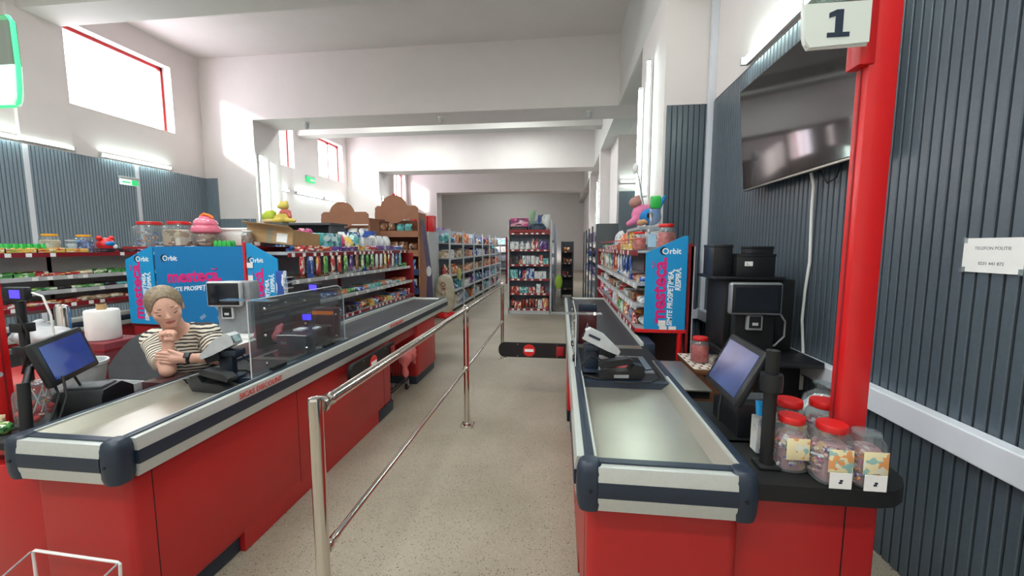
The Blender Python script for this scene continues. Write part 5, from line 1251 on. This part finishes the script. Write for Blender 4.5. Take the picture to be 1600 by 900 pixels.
# long row behind the left candy rack and plush toys on it
t = shelf_unit('dark topped shelf row behind the left candy rack, with plush toys on top', -4.75, -3.55, 6.0, 6.4, 1.93, [.5, 1.0, 1.45, 1.75], 'y', backm=M_dgrey, post=M_dgrey, rail=M_dgrey)
MB().box(-4.8, -3.5, 5.95, 6.45, 1.93, 1.96).build('top_board', M_dgrey, t)
row(-4.7, -3.6, 6.02, 1.75-.25, 'x', 0, ['box', 'bag', 'bottle'], ['red', 'blue', 'white', 'teal', 'black'], 'on the plush toy shelf row', 'goods on the plush toy shelf row', .2, .24, wr=(.1, .16))
def plush(label, loc, parts, cat='toy', h=.014):
    t = thing('plush_toy', label, cat, loc)
    for nm, col, prims, k in parts:
        def f(P, prims=prims, k=k):
            d = None
            for p in prims:
                e = sdf_ell(P, p[1], p[2]) if p[0] == 'e' else sdf_cap(P, p[1], p[2], p[3], p[4])
                d = e if d is None else smin(d, e, k)
            return d
        pts = np.array([q for p in prims for q in ((np.array(p[1])-np.array(p[2]), np.array(p[1])+np.array(p[2])) if p[0] == 'e' else (np.array(p[1])-max(p[3:]), np.array(p[1])+max(p[3:]), np.array(p[2])-max(p[3:]), np.array(p[2])+max(p[3:])))])
        link(nm, net_mesh(nm, f, pts.min(0)-.03, pts.max(0)+.03, h, [mat('plush_'+col.strip('#'), col, .95, bump=.3)]), t)
    return t
plush('yellow plush animal with a pink jersey sitting on the dark shelf row', (-4.38, 6.15, 1.972), [
    ('body', '#d8c060', [('e', (0, 0, .10), (.09, .08, .11)), ('c', (-.05, -.05, .04), (-.13, -.10, .03), .04, .035), ('c', (.06, -.05, .04), (.20, -.08, .03), .04, .03), ('c', (-.06, 0, .16), (-.13, -.06, .08), .03, .025)], .03),
    ('jersey', '#c86a60', [('e', (0, 0, .16), (.085, .078, .06)), ('c', (.05, 0, .17), (.11, -.05, .10), .035, .03)], .02),
    ('head', '#dcc868', [('e', (-.02, 0, .27), (.075, .07, .065)), ('e', (-.07, -.04, .255), (.035, .03, .025)), ('e', (-.06, 0, .33), (.025, .015, .025)), ('e', (.03, 0, .33), (.025, .015, .025))], .02)])
plush('round lime green plush toy left of the yellow plush animal', (-4.66, 6.15, 1.972), [
    ('body', '#b8c848', [('e', (0, 0, .10), (.11, .1, .1)), ('e', (.07, 0, .17), (.04, .04, .04))], .03), ('foot', '#e0c088', [('c', (-.03, -.06, .03), (.12, -.1, .03), .035, .03)], .02)])
plush('pink plush animal behind the blue plush toy on the right candy rack', (.86, 4.80, 1.808), [
    ('body', '#d878a0', [('e', (.02, 0, .14), (.10, .08, .12)), ('c', (.06, 0, .2), (.2, .0, .26), .045, .03), ('c', (-.05, -.04, .08), (-.12, -.08, .04), .04, .03)], .03), ('head', '#b08078', [('e', (-.04, 0, .28), (.07, .06, .06)), ('e', (-.02, 0, .34), (.03, .02, .03))], .02)])
plush('blue plush toy with a dark eye in front of the pink plush animal', (.92, 4.47, 1.815), [
    ('body', '#2878b8', [('e', (0, 0, .09), (.11, .09, .09)), ('c', (.05, 0, .14), (.14, 0, .30), .035, .018)], .03), ('eye', '#10141c', [('e', (-.02, -.085, .10), (.04, .015, .035))], .01), ('foot', '#c89878', [('c', (-.05, -.04, .04), (-.12, -.07, .03), .03, .03)], .02)])
t = thing('toy_rocket', 'thin toy pole with a white tip rising behind the plush toys', 'toy', (.90, 5.02, 1.802))
MB().tube([(.1, 0, 0), (.02, 0, .44), (-.03, 0, .66)], .009, 6).build('stick', M_grey, t); MB().ell((-.05, 0, .70), (.035, .03, .06)).build('tip', M_whitep, t)
MB().box(.78, 1.06, 4.3, 5.1, 1.77, 1.80).build('top_board', M_shelf, G2)
for x in (.80, 1.04):
    for y in (4.32, 5.08): MB().box(x-.01, x+.01, y-.01, y+.01, 1.56, 1.78).build('top_leg', M_shelf, G2)

# =================================================================== THE CASHIER
PJ = dict(rsh=(-2.375, 2.10, 1.045), relb=(-2.14, 1.955, .925), rwri=(-2.140, 1.968, 1.060), rhand=(-2.140, 1.972, 1.116),
          head=(-2.185, 2.015, 1.255), lsh=(-2.085, 2.175, 1.075), lelb=(-1.965, 2.12, .95), lwri=(-2.03, 1.985, .985), lhand=(-2.15, 1.935, 1.0),
          neck=(-2.25, 2.12, 1.135), chest=(-2.255, 2.19, .95), waist=(-2.31, 2.25, .70), pel=(-2.34, 2.27, .55))
V3 = {k: np.array(v) for k, v in PJ.items()}
fwd = Vector((.76, -.62, -.20)).normalized()            # she looks down and to her left
upv = Vector((0, 0, 1)); upv = (upv-fwd*upv.dot(fwd)).normalized(); upv = (upv+fwd.cross(upv)*.20).normalized()
rgt = fwd.cross(upv).normalized()
HR = np.array([[rgt.x, fwd.x, upv.x], [rgt.y, fwd.y, upv.y], [rgt.z, fwd.z, upv.z]])   # columns: head x (her right), y (front), z (up)
def H(x, y, z): return V3['head']+HR@np.array([x, y, z])
def face_cols(P):
    q = (P-V3['head'])@HR
    out = np.zeros(len(P), int)
    lip = (P[:, 2] > 1.15) & (np.abs(q[:, 0]) < .022) & (q[:, 1] > .062) & (np.abs(q[:, 2]+.0555-.003*(q[:, 0]/.023)**2) < .0085*(1-(q[:, 0]/.026)**2)+.001)
    out[lip] = 1
    return out
def f_body(P, za, zb):
    d = np.full(P.shape[:3], 9., P.dtype)
    if zb > 1.04:
        q = (P-V3['head'])@HR
        d = sdf_ell(q, (0, -.012, .030), (.073, .090, .082))
        d = smin(d, sdf_ell(q, (0, .022, -.022), (.060, .062, .078)), .03)
        d = smin(d, sdf_ell(q, (0, .045, -.078), (.026, .026, .020)), .03)                       # chin
        for s in (-1, 1):
            d = smin(d, sdf_ell(q, (s*.038, .052, -.022), (.020, .016, .017)), .018)           # cheeks
            d = smin(d, sdf_ell(q, (s*.030, .066, .018), (.021, .010, .006)), .008)            # brow ridge
            d = smin(d, sdf_ell(q, (s*.030, .064, .000), (.0145, .0125, .0105)), .003)         # closed lids
            d = smin(d, sdf_ell(q, (s*.075, -.008, .0), (.008, .018, .030)), .006)             # ears
            d = smin(d, sdf_ell(q, (s*.009, .082, -.028), (.0075, .010, .0065)), .006)         # nostrils
        d = smin(d, sdf_cap(q, np.array((0, .074, .010)), np.array((0, .093, -.024)), .0065, .0095), .008)
        d = smin(d, sdf_ell(q, (0, .073, -.050), (.021, .010, .0055)), .004)
        d = smin(d, sdf_ell(q, (0, .072, -.0605), (.017, .010, .0060)), .004)
        d = smin(d, sdf_cap(P, H(0, -.03, -.06), V3['neck']-np.array([.0, -.02, .06]), .050, .058), .025)
    if zb > .3:
        # trunk
        d = smin(d, sdf_cap(P, V3['rsh']+[.05, .02, .0], V3['lsh']+[-.05, .02, 0], .062, .062), .05)
        d = smin(d, sdf_ell(P, V3['chest'], (.155, .105, .17)), .06)
        d = smin(d, sdf_ell(P, V3['waist'], (.150, .115, .17)), .06)
        d = smin(d, sdf_ell(P, V3['pel'], (.17, .14, .11)), .06)
    if za < .72:
        # legs, seated under the desk
        for s in (-1, 1):
            hip = V3['pel']+np.array([s*.085, 0, -.01]); kn = hip+np.array([s*.03+.02, -.42, .0]) ; an = kn+np.array([0, .03, -.42])
            d = smin(d, sdf_cap(P, hip, kn, .082, .058), .04); d = smin(d, sdf_cap(P, kn, an, .055, .038), .02); d = smin(d, sdf_cap(P, an, an+[.01, -.16, -.03], .04, .032), .02)
    if zb < .80: return d
    d = smin(d, sdf_cap(P, V3['rsh'], V3['relb'], .050, .035), .04)
    d = smin(d, sdf_cap(P, V3['relb'], V3['rwri'], .036, .0245), .015)
    d = smin(d, sdf_cap(P, V3['lsh'], V3['lelb'], .050, .034), .04)
    d = smin(d, sdf_cap(P, V3['lelb'], V3['lwri'], .035, .0245), .015)
    # right hand: bent under the chin
    w, hnd = V3['rwri'], V3['rhand']
    d = smin(d, sdf_cap(P, w, hnd, .026, .030), .012); d = smin(d, sdf_cap(P, hnd-[.012, 0, .004], hnd+[.022, .002, .006], .026, .024), .010)
    r_ = np.array([.72, .69, 0]); v_ = np.array([.69, -.72, 0]); z_ = np.array([0, 0, 1.])
    for i, t_ in enumerate((-.029, -.0105, .008, .0255)):
        k = hnd+r_*t_+v_*.012+z_*(.020-.003*abs(i-1)); m_ = k+v_*.026+z_*(-.004); e_ = m_+z_*(-.030+.003*i)+v_*-.004
        d = smin(d, sdf_cap(P, k, m_, .0098, .0092), .002); d = smin(d, sdf_cap(P, m_, e_, .0090, .0078), .002)
    d = smin(d, sdf_cap(P, hnd+r_*.026+z_*-.022+v_*.006, hnd+r_*.020+z_*-.020+v_*.034, .0115, .010), .004)
    d = smin(d, sdf_cap(P, hnd+r_*.020+z_*-.020+v_*.034, hnd+r_*-.008+z_*-.016+v_*.042, .010, .0085), .002)
    # left hand resting across her right arm
    w, hnd = V3['lwri'], V3['lhand']; u = (hnd-w)/np.linalg.norm(hnd-w)
    d = smin(d, sdf_cap(P, w, w+u*.075, .026, .028), .012)
    for i, L_ in enumerate((.062, .068, .064, .050)):
        a = w+u*.085+np.array([0, -.012, .026-.017*i]); b_ = a+u*L_*.55+np.array([0, -.004, .004]); c_ = b_+u*L_*.45+np.array([0, .010, -.004])
        d = smin(d, sdf_cap(P, w+u*.05+np.array([0, -.008, .016-.011*i]), a, .012, .009), .005); d = smin(d, sdf_cap(P, a, b_, .0088, .008), .003); d = smin(d, sdf_cap(P, b_, c_, .008, .0068), .003)
    d = smin(d, sdf_cap(P, w+u*.03+np.array([0, -.01, .02]), w+u*.08+np.array([0, -.015, .045]), .012, .009), .006)
    return d
cash = thing('person', 'blond woman in a black and white striped shirt resting her chin on her hand', 'person', tuple(V3['pel']-[0, 0, .05]))
off = Matrix.Translation(-cash.location)
me = net_mesh('body', f_body, (-2.60, 1.66, .04), (-1.86, 2.44, 1.42), .0045, [M_skin, M_lip, mat('dark_trousers', '#20222a', .8)],
              lambda c: np.where(c[:, 2] < .60, 2, face_cols(c)), None, True)
me.transform(off); link('body', me, cash)
def f_shirt(P):
    d = sdf_cap(P, V3['rsh']+[.05, .02, 0], V3['lsh']+[-.05, .02, 0], .070, .070)
    d = smin(d, sdf_ell(P, V3['chest'], (.168, .118, .18)), .06); d = smin(d, sdf_ell(P, V3['waist'], (.166, .130, .19)), .06)
    ra = V3['rsh']+(V3['relb']-V3['rsh'])*.72; la = V3['lsh']+(V3['lelb']-V3['lsh'])*.72
    d = smin(d, sdf_cap(P, V3['rsh']+[0, 0, .005], ra, .064, .062), .035); d = smin(d, sdf_cap(P, V3['lsh']+[0, 0, .005], la, .064, .062), .035)
    d = d+.004*np.sin(P[..., 0]*45+P[..., 2]*38)*np.sin(P[..., 1]*40+P[..., 2]*16)
    # sleeves end flat, neck opening cut out, hem cut
    for a, s0 in ((ra, V3['rsh']), (la, V3['lsh'])):
        n = (a-s0)/np.linalg.norm(a-s0); loc = np.linalg.norm(P-a, axis=-1)-.10
        d = np.where(loc < 0, np.maximum(d, (P-a)@n-.012), d)
    d = np.maximum(d, -sdf_ell(P, V3['neck']+[.015, -.03, .025], (.085, .085, .075)))
    d = np.maximum(d, .60-P[..., 2])
    return d
def stripe_attr(me, vs):
    r, l = V3['rsh'], V3['lsh']; val = vs[:, 2].copy()+.25*(vs[:, 0]-V3['chest'][0])*0
    for s0, e0 in ((r, V3['relb']), (l, V3['lelb'])):
        n = (e0-s0)/np.linalg.norm(e0-s0); t_ = (vs-s0)@n; dist = np.linalg.norm(vs-(s0+np.clip(t_, 0, 9)[:, None]*n), axis=1)
        m = (t_ > .035) & (dist < .078); val[m] = 1.4+s0[2]-t_[m]
    at_ = me.attributes.new('stripe', 'FLOAT', 'POINT'); at_.data.foreach_set('value', val.astype(np.float32))
me = net_mesh('shirt', f_shirt, (-2.62, 1.80, .55), (-1.86, 2.46, 1.22), .0055, [M_stripe], None, stripe_attr)
me.transform(off); link('shirt', me, cash)
def f_hair(P):
    q = (P-V3['head'])@HR
    d = sdf_ell(q, (0, -.020, .036), (.085, .098, .094))
    cut = sdf_ell(q, (0, .098, .002), (.067, .082, .092))        # face opening
    d = np.maximum(d, -cut); d = np.maximum(d, -(q[..., 2]+.035+.25*q[..., 1]))
    d = smin(d, sdf_ell(q, (0, -.105, .0), (.036, .030, .036)), .02)     # bun at the nape
    d = smin(d, sdf_cap(q, np.array((.03, -.08, -.02)), np.array((.045, -.05, -.10)), .02, .008), .015)
    return d
me = net_mesh('hair', f_hair, V3['head']-.17, V3['head']+.17, .0045, [M_hair]); me.transform(off); link('hair', me, cash)
for s in (-1, 1):
    b = MB(); b.tube([Vector(H(s*x, y, z))+off.translation for x, y, z in ((.012, .0765, .022), (.024, .0775, .0265), (.036, .071, .026), (.046, .063, .019))], .0036, 6, r2=.0022)
    b.build('eyebrow', mat('brow_hair', '#6a4e3c', .7), cash)
    b = MB(); b.tube([Vector(H(s*x, y, z))+off.translation for x, y, z in ((.017, .0715, -.003), (.025, .0770, -.0075), (.034, .0755, -.0075), (.044, .066, -.002))], .0034, 6)
    b.build('eyelashes', mat('lash', '#2a1c18', .6), cash)
w = Vector(V3['lwri'])+off.translation; u = (Vector(V3['lhand'])-Vector(V3['lwri'])).normalized()
Mw = u.to_track_quat('Z', 'Y').to_matrix().to_4x4()
b = MB().lathe([(.0285, -.009), (.031, -.007), (.031, .007), (.0285, .009)], seg=24, caps=False); o = b.build('watch_strap', M_blackm, cash); o.matrix_local = Matrix.Translation(w) @ Mw
o2 = MB().box(-.014, .014, -.016, .016, 0, .008, bev=.004).build('watch_face', M_black, cash); o2.location = w+Vector((.006, -.024, .022)); o2.rotation_euler = (.9, 0, .3)
